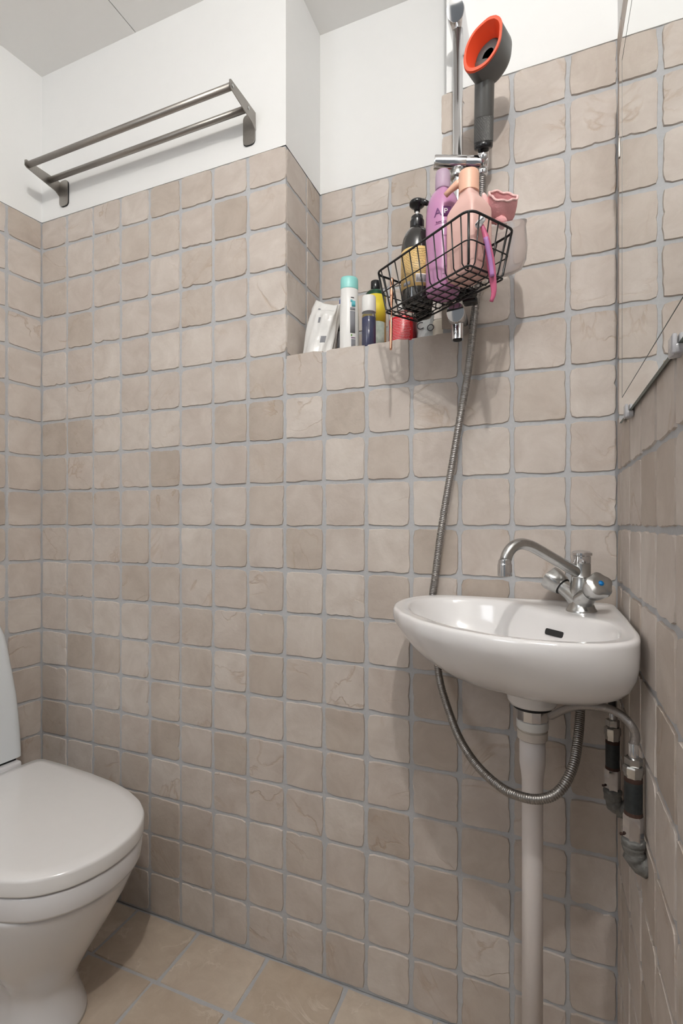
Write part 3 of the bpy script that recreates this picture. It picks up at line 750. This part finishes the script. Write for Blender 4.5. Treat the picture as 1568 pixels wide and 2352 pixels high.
# knurled grip
V = []; F = []; n = 96; lv = 30
for j in range(lv+1):
    z = 0.019+0.038*j/lv
    for i in range(n):
        a = 2*PI*i/n; k = 0.00055*(1 if (i+j) % 4 == 0 else (-0.2 if (i-j) % 2 else 0.0))
        r = 0.0178+k; V.append((r*math.cos(a), r*math.sin(a), z))
for j in range(lv):
    for i in range(n):
        k = (i+1) % n; F.append((j*n+i, j*n+k, (j+1)*n+k, (j+1)*n+i))
part(MB().add(xf(V, FH), F, 0, False), 'knurled_grip', M['grey_handset'], hs)
part(MB().add(*lathe([(0.0178, 0.057), (0.0180, 0.058), (0.0180, HL-0.004), (0.0178, HL+0.008)], 48, FH)), 'handle', M['grey_handset'], hs)
leaf = [(-0.081, 1.972), (-0.0745, 1.966), (-0.0708, 1.956), (-0.0712, 1.942), (-0.0735, 1.926), (-0.081, 1.909), (-0.095, 1.893), (-0.108, 1.8865), (-0.122, 1.8850), (-0.132, 1.889), (-0.1375, 1.900), (-0.1378, 1.918), (-0.1325, 1.938), (-0.120, 1.957), (-0.102, 1.9695), (-0.091, 1.9735)]
lc = Vector((-0.1045, 0, 1.930))
lsm = [Vector((a, 0, b)) for a, b in leaf]
lsm = crom(lsm+[lsm[0]], 0.004)[:-1]
def lring(s, y, dx=0.0, dz=0.0): return [tuple(Vector((lc.x+(p.x-lc.x)*s+dx, y, lc.z+(p.z-lc.z)*s+dz))) for p in lsm]
yf = 0.930
hb_ = MB().add(*loft([lring(0.985, yf+0.0035), lring(1.0, yf+0.004), lring(1.0, yf+0.042, 0.013, 0.001), lring(0.985, yf+0.047, 0.014, 0.001), lring(0.93, yf+0.0495, 0.014, 0.001), lring(0.4, yf+0.051, 0.014, 0.0)]))
part(hb_, 'head', M['grey_handset'], hs, sharp=50)
rr_ = MB().add(*loft([lring(1.0, yf+0.0045), lring(1.0, yf+0.001), lring(0.985, yf), lring(0.865, yf), lring(0.85, yf+0.001), lring(0.66, yf+0.030, 0.006), lring(0.64, yf+0.031, 0.006)], cap=False))
part(rr_, 'funnel_ring', M['red'], hs, sharp=40, label='coral red funnel rim')
part(MB().add(*loft([lring(0.655, yf+0.0290, 0.006), lring(0.62, yf+0.0280, 0.006), lring(0.30, yf+0.0290, 0.006)])), 'spray_face', M['spray'], hs, label='dark spray face')
# the body hides behind the funnel: cut-out replaced by a thin front lip, the head shell starts behind the spray face
hb_o = bpy.data.objects['head']
me = hb_o.data; bm = bmesh.new(); bm.from_mesh(me)
fr_ = [f for f in bm.faces if abs(f.calc_center_median().y-(yf+0.0035)) < 0.0006 and len(f.verts) > 8]
bmesh.ops.delete(bm, geom=fr_, context='FACES'); bm.to_mesh(me); bm.free()

# ------------------------------------------------------------------ shower hose (ribbed metal)
hp = [(-0.1155, 1.030, 1.783), (-0.117, 1.038, 1.766), (-0.120, 1.046, 1.67), (-0.127, 1.050, 1.558), (-0.136, 1.053, 1.481), (-0.147, 1.055, 1.384), (-0.163, 1.052, 1.286), (-0.178, 1.050, 1.196), (-0.201, 1.052, 1.062), (-0.216, 1.062, 0.961), (-0.2235, 1.0685, 0.913), (-0.223, 1.0675, 0.858), (-0.211, 1.050, 0.793), (-0.199, 1.03, 0.741), (-0.172, 1.0, 0.685), (-0.145, 0.96, 0.656), (-0.108, 0.91, 0.639), (-0.068, 0.87, 0.632), (-0.04, 0.848, 0.635), (-0.013, 0.836, 0.641), (0.011, 0.834, 0.653), (0.028, 0.842, 0.671), (0.041, 0.862, 0.695), (0.048, 0.89, 0.721), (0.053, 0.92, 0.753), (0.055, 0.94, 0.80)]
pts = crom(hp, 0.00085)
hose = thing('shower_hose', 'ribbed metal shower hose looping under the corner basin', 'hose', hp[-1])
RB = 0.0036
part(MB().add(*tube(pts, lambda i, s: 0.0068+0.0009*(1-abs(((s/RB) % 1.0)*2-1)**3)-0.0012*(1 if (s/RB) % 1.0 < 0.18 else 0), 14)), 'ribbed_sleeve', M['hose'], hose)
part(MB().add(*lathe([(0.0080, -0.004), (0.0098, -0.002), (0.0098, 0.016), (0.0085, 0.018)], 24, frame((-0.1160, 1.034, 1.766), (0.01, -0.05, 1)))), 'ferrule', M['chrome'], hose)
part(MB().add(*lathe([(0.0085, 0), (0.0090, 0.002), (0.0090, 0.018)], 24, frame((0.0547, 0.938, 0.778), (0.02, 0.25, 1)))), 'end_ferrule', M['rubber'], hose)

# ------------------------------------------------------------------ wire basket
bk = thing('wire_basket', 'black wire basket full of bottles clamped to the shower rail', 'basket', (-0.1786, 0.920, 1.482))
BL = Vector((-0.82, 0.572, 0)).normalized(); BS = Vector((0.572, 0.82, 0)).normalized(); BC = Vector((-0.1786, 0.920, 0))
def bp(l, s, z): return BC+BL*l+BS*s+Vector((0, 0, z))
def loop(hl, hs_, z, r): return round_poly([bp(-hl, -hs_, z), bp(hl, -hs_, z), bp(hl, hs_, z), bp(-hl, hs_, z)], r, 6)
ZB, ZM, ZR = 1.483, 1.520, 1.561
HLb, HSb, HLr, HSr = 0.107, 0.041, 0.123, 0.056
def wire(p, r, name, closed=False, n=8): return part(MB().add(*tube(p, r, n, closed)), name, M['black_wire'], bk)
wire(loop(HLr, HSr, ZR, 0.020), 0.0021, 'rim_wire', True, 10)
wire(loop((HLb+HLr)/2+0.001, (HSb+HSr)/2+0.001, ZM, 0.013), 0.00115, 'middle_wire', True)
wire(loop(HLb+0.001, HSb+0.001, ZB, 0.006), 0.0018, 'base_frame_wire', True)
NC = 11
for i in range(NC):                              # U-shaped cross wires
    f = -1+2*(i+0.5)/NC; l0 = f*HLb*0.97; l1 = f*HLr*0.93
    p = [bp(l1, -HSr, ZR), bp(l0, -HSb-0.0015, ZB+0.008), bp(l0, -HSb+0.006, ZB), bp(l0, HSb-0.006, ZB), bp(l0, HSb+0.0015, ZB+0.008), bp(l1, HSr, ZR)]
    q = [p[0], p[1]] + [p[2]] + [p[3]] + [p[4], p[5]]
    wire(q, 0.00115, 'cross_wire')
for i in range(4):
    f = -1+2*(i+0.5)/4; s0 = f*HSb*0.92; s1 = f*HSr*0.80; zb = ZB-0.0018
    wire([bp(-HLr, s1, ZR), bp(-HLb-0.0015, s0, ZB+0.008), bp(-HLb+0.006, s0, zb), bp(HLb-0.006, s0, zb), bp(HLb+0.0015, s0, ZB+0.008), bp(HLr, s1, ZR)], 0.00115, 'long_wire')
for sl2, ss2 in ((-1, -1), (-1, 1), (1, -1), (1, 1)):
    wire([bp(sl2*(HLr-0.006), ss2*(HSr-0.004), ZR), bp(sl2*HLb, ss2*HSb, ZB+0.006), bp(sl2*(HLb-0.008), ss2*(HSb-0.006), ZB)], 0.0020, 'corner_wire')
# clamp that grips the shower rail
cl = MB(); cl.add(*rbox(-0.185, -0.141, 0.990, 1.040, 1.512, 1.552, 0.004)); cl.add(*rbox(-0.172, -0.148, 0.958, 0.992, 1.520, 1.545, 0.003))
part(cl, 'rail_clamp', M['black'], bk)
part(MB().add(*lathe([(0.007, 0), (0.011, 0.003), (0.012, 0.018), (0.009, 0.022)], 10, frame((-0.145, 1.01, 1.524), (1, -0.55, -0.75)))), 'clamp_knob', M['black'], bk)
part(MB().add(*rbox(-0.146, -0.119, 0.970, 0.992, 1.487, 1.496, 0.003)), 'clamp_lever', M['black'], bk)

# ------------------------------------------------------------------ bottles in the basket
ZBB = ZB+0.0012
brz = math.atan2(BL.y, BL.x)
# pink square pump bottle
pc = Vector((-0.1215, 0.8790, 0))
pk = thing('pump_bottle', 'pale pink square pump bottle at the near corner of the basket', 'bottle', (pc.x, pc.y, ZBB), 'bottles in the wire basket')
def sq(hl, hs_, z, r, seg=5): return [tuple(pc+BL*p.x+BS*p.y+Vector((0, 0, z))) for p in round_poly([(-hl, -hs_, 0), (hl, -hs_, 0), (hl, hs_, 0), (-hl, hs_, 0)], r, seg)]
rs = [sq(0.024, 0.019, ZBB, 0.006), sq(0.028, 0.023, ZBB+0.002, 0.007), sq(0.0305, 0.0255, ZBB+0.008, 0.007), sq(0.0305, 0.0255, 1.595, 0.007), sq(0.0300, 0.0250, 1.601, 0.008), sq(0.0275, 0.0225, 1.608, 0.009), sq(0.020, 0.017, 1.619, 0.009), sq(0.0155, 0.0145, 1.625, 0.009), sq(0.0145, 0.0140, 1.630, 0.010), sq(0.0142, 0.0138, 1.638, 0.010)]
part(MB().add(*loft(rs)), 'body', M['pink'], pk, sharp=70)
TP = Matrix.Translation((pc.x, pc.y, 0))
part(MB().add(*lathe([(0.0160, 1.6325), (0.0172, 1.633), (0.0172, 1.664), (0.0165, 1.6675), (0.014, 1.669)], 40, TP)), 'pump_cap', M['peach'], pk, sharp=50)
dsp = Vector((-0.93, 0.10, 0)).normalized(); o_ = Vector((pc.x, pc.y, 0))
spt = [o_+dsp*0.012+Vector((0, 0, 1.656)), o_+dsp*0.022+Vector((0, 0, 1.654)), o_+dsp*0.032+Vector((0, 0, 1.649)), o_+dsp*0.041+Vector((0, 0, 1.642))]
rad_ = [0.0085, 0.0066, 0.0050, 0.0046]
part(MB().add(*tube(spt, lambda i, s: rad_[i], 16)), 'spout', M['peach'], pk)
# orchid bottle
px_, py_ = -0.1745, 0.9250
pu = thing('shampoo_bottle', 'tall orchid purple bottle with frosted cap in the basket middle', 'bottle', (px_, py_, ZBB), 'bottles in the wire basket')
TU = Matrix.Translation((px_, py_, 0)) @ Matrix.Rotation(brz, 4, 'Z')
part(MB().add(*lathe([(0.021, ZBB), (0.026, ZBB+0.002), (0.0285, ZBB+0.008), (0.0290, ZBB+0.02), (0.0290, 1.615), (0.0285, 1.632), (0.0270, 1.646), (0.0242, 1.659), (0.0195, 1.670), (0.0145, 1.676), (0.0120, 1.678), (0.0115, 1.682)], 48, TU, power=2.5)), 'body', M['purple'], pu)
part(MB().add(*lathe([(0.0132, 1.679), (0.0138, 1.680), (0.0136, 1.706), (0.0125, 1.7125), (0.008, 1.714)], 36, Matrix.Translation((px_, py_, 0)))), 'cap', M['clear_purple'], pu)
av = math.atan2(-py_, -px_)                      # azimuth that looks at the room
Rp = 0.0291; PW = dict(power=2.5, rot=brz)
wrap_text('letter', 'A', 0.021, M['print_purple'], pu, px_, py_, Rp, av-0.30, 1.6225, **PW)
part(MB().add(*band(px_, py_, Rp, av+0.02, av+0.50, 1.6135, 1.6320, 8, **PW)), 'badge', M['print_purple'], pu)
wrap_text('badge_letter', 'P', 0.013, M['print_white'], pu, px_, py_, Rp+0.0006, av+0.16, 1.6225, **PW)
wrap_text('lettering', "Super' your", 0.0046, M['print_purple'], pu, px_, py_, Rp, av-0.05, 1.6055, **PW)
part(MB().add(*band(px_, py_, Rp, av-0.48, av+0.30, 1.6020, 1.6025, 8, **PW)), 'printed_line', M['print_purple'], pu)
for zz, tx in ((1.580, 'mois'), (1.549, 'with'), (1.525, '350'), (1.512, 'ml 12')):
    wrap_text('lettering', tx, 0.0042, M['print_purple'], pu, px_, py_, Rp, av+0.14, zz, **PW)
# black pump bottle with gold label
bx_, by_ = -0.2290, 0.9520
bb_ = thing('pump_bottle', 'glossy black pump bottle with gold label at the basket left end', 'bottle', (bx_, by_, ZBB), 'bottles in the wire basket')
TB = Matrix.Translation((bx_, by_, 0)); RBk = 0.0308
part(MB().add(*lathe([(0.020, ZBB), (0.027, ZBB+0.0015), (0.0300, ZBB+0.006), (RBk, ZBB+0.012), (RBk, 1.590), (0.0300, 1.602), (0.0278, 1.613), (0.0235, 1.624), (0.0175, 1.632), (0.0125, 1.636), (0.012, 1.640)], 48, TB)), 'body', M['black_gloss'], bb_)
part(MB().add(*lathe([(0.0130, 1.636), (0.0135, 1.637), (0.0135, 1.650), (0.0118, 1.652), (0.0115, 1.658), (0.0095, 1.660)], 24, TB)), 'collar', M['black'], bb_, sharp=40)
part(MB().add(*lathe([(0.0032, 1.659), (0.0032, 1.672)], 16, TB)), 'pump_stem', M['white_plastic'], bb_)
pm = MB().add(*lathe([(0.0055, 1.669), (0.006, 1.674), (0.0125, 1.679), (0.0148, 1.6815), (0.0150, 1.686), (0.0135, 1.688)], 28, TB))
pd = Vector((0.75, -0.35, 0)).normalized()
pm.add(*tube([Vector((bx_, by_, 1.683)), Vector((bx_, by_, 1.682))+pd*0.014, Vector((bx_, by_, 1.674))+pd*0.024], lambda i, s: (0.0062, 0.0058, 0.0045)[i], 12))
part(pm, 'pump_head', M['black'], bb_)
ab = math.atan2(-by_, -bx_)
part(MB().add(*band(bx_, by_, RBk, ab-1.5, ab+1.3, 1.5125, 1.587, 28)), 'label', M['label_gold'], bb_)
ln_ = MB(); rl = random.Random(5)
z = 1.581
while z > 1.536:
    a0 = ab-1.30+rl.uniform(0, 0.06); a1 = ab+0.75+rl.uniform(-0.35, 0.2)
    a = a0
    while a < a1:
        b = min(a1, a+rl.uniform(0.12, 0.5)); ln_.add(*band(bx_, by_, RBk+0.0003, a, b-0.03, z, z+0.0006, 4, 0.0002), 0, False); a = b
    z -= 0.0031
lo = part(ln_, 'small_print', M['print_dark'], bb_); lo['kind'] = 'stuff'
bc = MB(); a = ab-0.05
while a < ab+0.62:
    wd = rl.uniform(0.010, 0.030); bc.add(*band(bx_, by_, RBk+0.0005, a, a+wd, 1.521, 1.5335, 1, 0.0002), 0, False); a += wd+rl.uniform(0.012, 0.022)
part(MB().add(*band(bx_, by_, RBk+0.0003, ab-0.09, ab+0.66, 1.519, 1.535, 8, 0.0002)), 'barcode_panel', M['print_white'], bb_)
bo = part(bc, 'barcode', M['print_dark'], bb_); bo['kind'] = 'stuff'
part(MB().add(*band(bx_, by_, RBk+0.0003, ab-0.95, ab-0.42, 1.5165, 1.5235, 8, 0.0002)), 'label_stamp', M['print_grey'], bb_)
# second dark bottle behind it, hanging low between the base wires
dk = thing('dark_bottle', 'small black bottle behind the gold-labelled one in the basket', 'bottle', (-0.2300, 1.0045, 1.4844), 'bottles in the wire basket')
TD = Matrix.Translation((-0.2300, 1.0045, 0))
part(MB().add(*lathe([(0.011, 1.4844), (0.0165, 1.486), (0.0185, 1.490), (0.0185, 1.600), (0.016, 1.612), (0.010, 1.620)], 28, TD)), 'body', M['black_gloss'], dk)
part(MB().add(*lathe([(0.0115, 1.619), (0.0120, 1.620), (0.0120, 1.648), (0.011, 1.650)], 24, TD)), 'cap', M['black'], dk)

# ------------------------------------------------------------------ clear bowl with pink terry band, razor, copper wand
bwc = Vector((-0.066, 0.968, 0))
bw = thing('clear_bowl', 'clear plastic bowl wedged behind the right end of the basket', 'bowl', (bwc.x, bwc.y, 1.522))
FB = frame((bwc.x, bwc.y+0.012, 1.528), (-0.12, -0.38, 1))
part(MB().add(*lathe([(0.012, 0.0), (0.026, 0.004), (0.036, 0.018), (0.041, 0.040), (0.042, 0.072), (0.0445, 0.078), (0.0445, 0.081), (0.0415, 0.081), (0.0400, 0.072), (0.039, 0.040), (0.034, 0.020), (0.024, 0.007), (0.010, 0.004)], 48, FB)), 'shell', M['frost'], bw)
tb_ = thing('terry_band', 'pink terry cloth band folded in the clear bowl', 'cloth', (-0.078, 0.955, 1.60))
rg = []
nn = 60
for z, e in ((1.600, 0.0), (1.606, 0.0015), (1.630, 0.002), (1.646, 0.001), (1.650, 0.0), (1.646, -0.0015), (1.625, -0.002), (1.606, -0.0015)):
    rr2 = []
    for k in range(nn):
        a = 2*PI*k/nn; r = 0.0235+e+0.002*math.sin(3*a+0.6)
        x = r*1.05*math.cos(a); y = r*0.75*math.sin(a)
        zz = z+0.006*math.cos(a+2.2)*(1 if z > 1.61 else 0.2)+0.0015*math.sin(7*a)
        rr2.append((x, y, zz-1.625))
    rg.append(rr2)
TT = Matrix.Translation((-0.0745, 0.944, 1.636)) @ Matrix.Rotation(0.95, 4, 'X') @ Matrix.Rotation(0.25, 4, 'Y') @ Matrix.Diagonal((0.98, 1.35, 0.72, 1))
rg = [xf(r, TT) for r in rg]
part(MB().add(*loft(rg, closed=True)), 'band', M['terry'], tb_)
part(MB().add(*tube([(p[0], p[1], p[2]+0.0005) for p in rg[4]], 0.0022, 8, True)), 'hem', M['terry_light'], tb_)
part(MB().add(*lathe([(0.002, -0.004), (0.0050, 0.0), (0.0060, 0.010), (0.0052, 0.020), (0.0025, 0.026)], 16, frame((-0.0975, 0.930, 1.634), (-0.22, 0.0, 1)))), 'tab', M['terry_light'], tb_)
part(MB().add(*lathe([(0.004, 0.0), (0.012, 0.004), (0.013, 0.012), (0.006, 0.018)], 16, frame((-0.080, 0.940, 1.602), (0.4, 0.1, 0.5)))), 'folded_end', M['terry'], tb_)
rz_ = thing('razor', 'pink and lilac razor with white head hooked in the basket corner', 'razor', (-0.085, 0.885, 1.49))
rp = crom([(-0.0985, 0.866, 1.566), (-0.0935, 0.869, 1.552), (-0.0900, 0.872, 1.535), (-0.0860, 0.880, 1.511), (-0.0830, 0.885, 1.485), (-0.0815, 0.890, 1.462), (-0.0860, 0.893, 1.448)], 0.004)
def fwd(p, k=0.972): return Vector((p[0]*k, p[1]*k, CAM_H+(p[2]-CAM_H)*k))
rp = [fwd(p) for p in rp]; nr = len(rp)
part(MB().add(*tube(rp, lambda i, s: 0.0032+0.0034*math.sin(PI*min(1, i/(nr*0.95))), 12)), 'handle', M['razor_pink'], rz_)
rp2 = crom([(-0.0925, 0.8665, 1.545), (-0.0893, 0.8700, 1.530), (-0.0857, 0.8768, 1.508), (-0.0832, 0.8812, 1.485)], 0.004)
rp2 = [fwd(p, 0.966) for p in rp2]
part(MB().add(*tube(rp2, lambda i, s: 0.0038, 10)), 'grip_insert', M['razor_lilac'], rz_, label='lilac rubber grip strip')
part(MB().add(*rbox(-0.011, 0.011, -0.0045, 0.0045, -0.005, 0.005, 0.003), 0), 'tmp', M['razor_white'], rz_)
hd_ = bpy.data.objects['tmp']; hd_.name = 'head'; hd_.data.name = 'head'
hd_.data.transform(Matrix.Translation(fwd((-0.1010, 0.8640, 1.571))) @ Matrix.Rotation(0.9, 4, 'Z') @ Matrix.Rotation(-0.95, 4, 'Y'))
part(MB().add(*tube([fwd((-0.1075, 0.8595, 1.566), .966), fwd((-0.0965, 0.868, 1.580), .966)], 0.0012, 8)), 'blade', M['print_grey'], rz_)
cw = thing('copper_wand', 'slim polished copper wand hanging through the left end of the basket', 'wand', (-0.280, 0.950, 1.41))
cp = [(-0.2790, 0.950, 1.549), (-0.2790, 0.950, 1.546), (-0.2791, 0.950, 1.520), (-0.2795, 0.950, 1.500), (-0.2798, 0.950, 1.475), (-0.2800, 0.950, 1.470), (-0.2802, 0.950, 1.440), (-0.2810, 0.950, 1.412), (-0.2812, 0.950, 1.409)]
cr = [0.0032, 0.0040, 0.0039, 0.0026, 0.0014, 0.0022, 0.0028, 0.0026, 0.0020]
part(MB().add(*tube(cp, lambda i, s: cr[i], 16)), 'shaft', M['copper'], cw)

# ------------------------------------------------------------------ things on the niche ledge
ZL = NZ+0.0005
GL = 'toiletries on the niche ledge'
# crumpled white plastic bag of cotton pads
bg = thing('cotton_pad_bag', 'crumpled white plastic bag leaning at the left end of the niche ledge', 'bag', (-0.535, 1.16, ZL), GL)
rings_ = []; rb = random.Random(11); n = 72; NJ = 44
fold = [(rb.uniform(0, 6.28), rb.uniform(-9, 9), rb.choice([4, 5, 7, 9, 11]), rb.uniform(0.012, 0.03)) for _ in range(9)]
for j in range(NJ+1):
    f = j/NJ; z = ZL+0.146*f
    cx_ = -0.538+0.028*f; cy_ = 1.155+0.01*f
    sw = 0.0435*(1-0.10*f) if f < 0.86 else 0.0435*(0.914-0.7*(f-0.86)); sd_ = 0.031*(1 if f < 0.75 else 1-2.6*(f-0.75))
    row = []
    for k in range(n):
        a = 2*PI*k/n
        r = 1+0.05*math.sin(3*a+6*f)+sum(am*(1-2*abs(math.sin(0.5*(m_*a+sl_r*f+p_)))) for p_, sl_r, m_, am in fold)
        row.append((cx_+sw*r*math.cos(a), cy_+sd_*r*math.sin(a), z-0.009*math.cos(a)*f+(0.005*math.sin(2*a+1) if f > 0.85 else 0)))
    rings_.append(row)
part(MB().add(*loft(rings_)), 'wrapping', M['bag'], bg)
for (j0, k0, dj, dk) in ((37, 50, 2, 2), (27, 53, 4, 2), (12, 58, 5, 4), (20, 40, 6, 1), (6, 38, 3, 1)):   # grey print on the wrapping
    V = []; F = []
    for j in range(j0, j0+dj+1):
        for k in range(k0, k0+dk+1):
            p_ = Vector(rings_[j][k]); c_ = Vector((-0.538+0.028*j/NJ, 1.155, p_.z)); V.append(tuple(p_+(p_-c_).normalized()*0.0004))
    for j in range(dj):
        for k in range(dk): a = j*(dk+1)+k; F.append((a, a+1, a+dk+2, a+dk+1))
    part(MB().add(V, F), 'printed_mark', M['print_grey'], bg)
st = MB().add(*tube([(-0.560, 1.245, ZL), (-0.568, 1.215, 1.628)], 0.0018, 8)).build('wooden_stick', M['wood'])
st['label'] = 'thin pale wooden stick behind the crumpled bag'; st['category'] = 'stick'; st['group'] = GL
# small dark bottle with blue cap behind the tall white bottle
sb = thing('dark_bottle', 'dark bottle with blue cap half hidden behind the tall white bottle', 'bottle', (-0.480, 1.20, ZL), GL)
TS = Matrix.Translation((-0.482, 1.205, 0))
part(MB().add(*lathe([(0.017, ZL), (0.0185, ZL+0.002), (0.0185, 1.585), (0.013, 1.605), (0.010, 1.610)], 28, TS)), 'body', M['black_gloss'], sb)
part(MB().add(*lathe([(0.0110, 1.609), (0.0120, 1.611), (0.0120, 1.644), (0.0105, 1.646)], 24, TS)), 'cap', M['bluecap'], sb)
part(MB().add(*band(-0.482, 1.205, 0.0185, -2.8, -0.6, 1.495, 1.560, 14)), 'label', M['print_grey'], sb)
# tall white bottle, turquoise cap
wx, wy = -0.4360, 1.125
wb = thing('shampoo_bottle', 'tall slim white bottle with turquoise cap on the ledge', 'bottle', (wx, wy, ZL), GL)
TWb = Matrix.Translation((wx, wy, 0)) @ Matrix.Rotation(0.55, 4, 'Z')
part(MB().add(*lathe([(0.019, ZL), (0.0225, ZL+0.002), (0.0232, ZL+0.01), (0.0232, 1.56), (0.0220, 1.60), (0.0212, 1.628), (0.0208, 1.6285)], 40, TWb, sy=0.72)), 'body', M['white_plastic'], wb)
part(MB().add(*lathe([(0.0210, 1.6288), (0.0213, 1.630), (0.0212, 1.652), (0.0195, 1.6565), (0.013, 1.658)], 40, TWb, sy=0.74)), 'cap', M['turquoise'], wb, sharp=60)
def wband(a0, a1, z0, z1, m, nm, tilt=0.0):
    V, F = band(0, 0, 0.0233, a0, a1, z0, z1, 8, 0.0003, tilt, 1, 0.72); return part(MB().add(xf(V, TWb), F), nm, m, wb)
wa = -PI/2+0.05
wband(wa-0.10, wa+0.45, 1.5200, 1.5725, M['print_grey'], 'label')
wband(wa-0.10, wa+0.45, 1.5745, 1.5810, M['print_grey'], 'label')
wband(wa+0.05, wa+0.48, 1.5830, 1.5970, M['print_aqua'], 'label_panel')
wband(wa-0.05, wa+0.15, 1.5935, 1.5990, M['print_aqua'], 'round_emblem')
wband(wa-0.02, wa+0.32, 1.6035, 1.6052, M['print_dark'], 'printed_name')
wband(wa-0.02, wa+0.12, 1.5125, 1.5175, M['print_green'], 'green_emblem')
wband(wa+0.0, wa+0.48, 1.5080, 1.5100, M['print_purple'], 'printed_line')
wband(wa+0.0, wa+0.48, 1.4860, 1.5060, M['print_grey'], 'label')
# travel bottle with navy liquid
nx_, ny_ = -0.3855, 1.122
nb = thing('travel_bottle', 'small clear bottle of navy liquid with white cap on the ledge', 'bottle', (nx_, ny_, ZL), GL)
TNn = Matrix.Translation((nx_, ny_, 0))
part(MB().add(*lathe([(0.0150, ZL+0.0005), (0.0160, ZL+0.002), (0.0160, 1.5515), (0.0155, 1.552)], 32, TNn)), 'liquid', M['navy'], nb)
part(MB().add(*lathe([(0.0160, ZL), (0.0166, ZL+0.001), (0.0166, 1.556), (0.0150, 1.562), (0.0135, 1.566)], 32, TNn)), 'shell', M['clear'], nb)
part(MB().add(*lathe([(0.0166, 1.5645), (0.0170, 1.5655), (0.0165, 1.600), (0.0155, 1.602), (0.010, 1.6025)], 32, TNn)), 'cap', M['white_plastic'], nb, sharp=50)
# green bottle, yellow label
gx_, gy_ = -0.3930, 1.195
gb = thing('shower_gel_bottle', 'dark green bottle with yellow label and black cap behind the navy one', 'bottle', (gx_, gy_, ZL), GL)
TG = Matrix.Translation((gx_, gy_, 0))
part(MB().add(*lathe([(0.023, ZL), (0.0262, ZL+0.002), (0.0266, ZL+0.006), (0.0266, 1.622)], 36, TG)), 'body', M['amber'], gb)
part(MB().add(*lathe([(0.0266, 1.622), (0.0266, 1.632), (0.0250, 1.640), (0.0200, 1.646), (0.0125, 1.649)], 36, TG)), 'shoulder', M['green_glass'], gb)
part(MB().add(*lathe([(0.0115, 1.648), (0.0122, 1.649), (0.0120, 1.671), (0.0108, 1.6725)], 28, TG)), 'cap', M['black'], gb, sharp=50)
ag = math.atan2(-gy_, -gx_)
part(MB().add(*band(gx_, gy_, 0.0267, ag-1.4, ag+1.15, 1.565, 1.6315, 24)), 'label', M['yellow'], gb)
part(MB().add(*band(gx_, gy_, 0.0267, ag-1.4, ag+0.95, ZL+0.004, 1.564, 24)), 'leaf_print', M['leafprint'], gb)
# little pump bottle behind the red jar
pbx, pby = -0.335, 1.235
pb2 = thing('pump_bottle', 'small clear bottle with pink nozzle and white cap behind the red jar', 'bottle', (pbx, pby, ZL), GL)
TP2 = Matrix.Translation((pbx, pby, 0))
part(MB().add(*lathe([(0.012, ZL), (0.014, ZL+0.002), (0.014, 1.555), (0.0045, 1.570), (0.0045, 1.578)], 24, TP2)), 'body', M['pinkclear'], pb2)
part(MB().add(*lathe([(0.0055, 1.577), (0.0115, 1.583), (0.0122, 1.590), (0.0105, 1.598), (0.007, 1.602)], 24, TP2)), 'nozzle', M['pinkclear'], pb2)
part(MB().add(*lathe([(0.0125, 1.602), (0.0130, 1.603), (0.0128, 1.628), (0.0115, 1.630)], 24, TP2)), 'cap', M['white_plastic'], pb2)
# red jar
jx, jy = -0.3120, 1.158; RJ = 0.0335
jr = thing('jar', 'squat red plastic jar covered in small white print on the ledge', 'jar', (jx, jy, ZL), GL)
TJ = Matrix.Translation((jx, jy, 0))
part(MB().add(*lathe([(0.031, ZL), (RJ, ZL+0.002), (RJ, 1.546), (0.0328, 1.5485), (0.030, 1.549)], 48, TJ)), 'body', M['redjar'], jr, sharp=50)
aj = math.atan2(-jy, -jx)
part(MB().add(*band(jx, jy, RJ, aj+0.72, aj+2.2, ZL+0.003, 1.5455, 16)), 'dark_side', M['darkred'], jr)  # darker red over the right part of the jar wall
jl = MB(); z = 1.541
while z > 1.486:
    a = aj-1.0+rl.uniform(0, 0.05); a1 = aj+0.56+rl.uniform(-0.12, 0.02)
    while a < a1:
        b = min(a1, a+rl.uniform(0.08, 0.3)); jl.add(*band(jx, jy, RJ+0.0001, a, b-0.02, z, z+0.0006, 3, 0.0002), 0, False); a = b
    z -= 0.0036
jo = part(jl, 'small_print', M['print_white'], jr); jo['kind'] = 'stuff'
# clear crinkled sachet with black letters
cx2, cy2 = -0.2560, 1.150
cs = thing('clear_sachet', 'crinkled clear sachet with black letters right of the red jar', 'sachet', (cx2, cy2, ZL), GL)
rr3 = []
for j in range(9):
    f = j/8; z = ZL+0.078*f
    rr3.append([(cx2+0.0205*(1-0.12*f)*(1+0.07*rb.uniform(-1, 1))*math.cos(2*PI*k/24), cy2+0.015*(1-0.75*f*f)*(1+0.10*rb.uniform(-1, 1))*math.sin(2*PI*k/24), z) for k in range(24)])
part(MB().add(*loft(rr3)), 'pouch', M['bagclear'], cs)
for ch, dx, z, sz in (('C', -0.010, 1.520, 0.024), ('O', 0.014, 1.513, 0.022)):
    me = text('letter', ch, sz, M['print_dark'], None, None, 0.0004)
    me.transform(Matrix.Translation((cx2+dx, cy2-0.0155, z)) @ Matrix.Rotation(PI/2, 4, 'X') @ Matrix.Rotation(0.12, 4, 'Z'))
    o = bpy.data.objects.new('letter', me); col.objects.link(o); keep(o, cs)
# cream soap
so = thing('soap', 'rounded cream soap bar on end at the right end of the ledge', 'soap', (-0.2265, 1.160, ZL), GL)
v, f = rbox(-0.016, 0.016, -0.012, 0.012, 0.0, 0.058, 0.010, 5)
part(MB().add(xf(v, Matrix.Translation((-0.2240, 1.150, ZL)) @ Matrix.Rotation(0.1, 4, 'Z')), f), 'bar', M['cream'], so)

# sub-part frames are identity: make every world matrix current
bpy.context.view_layer.update()
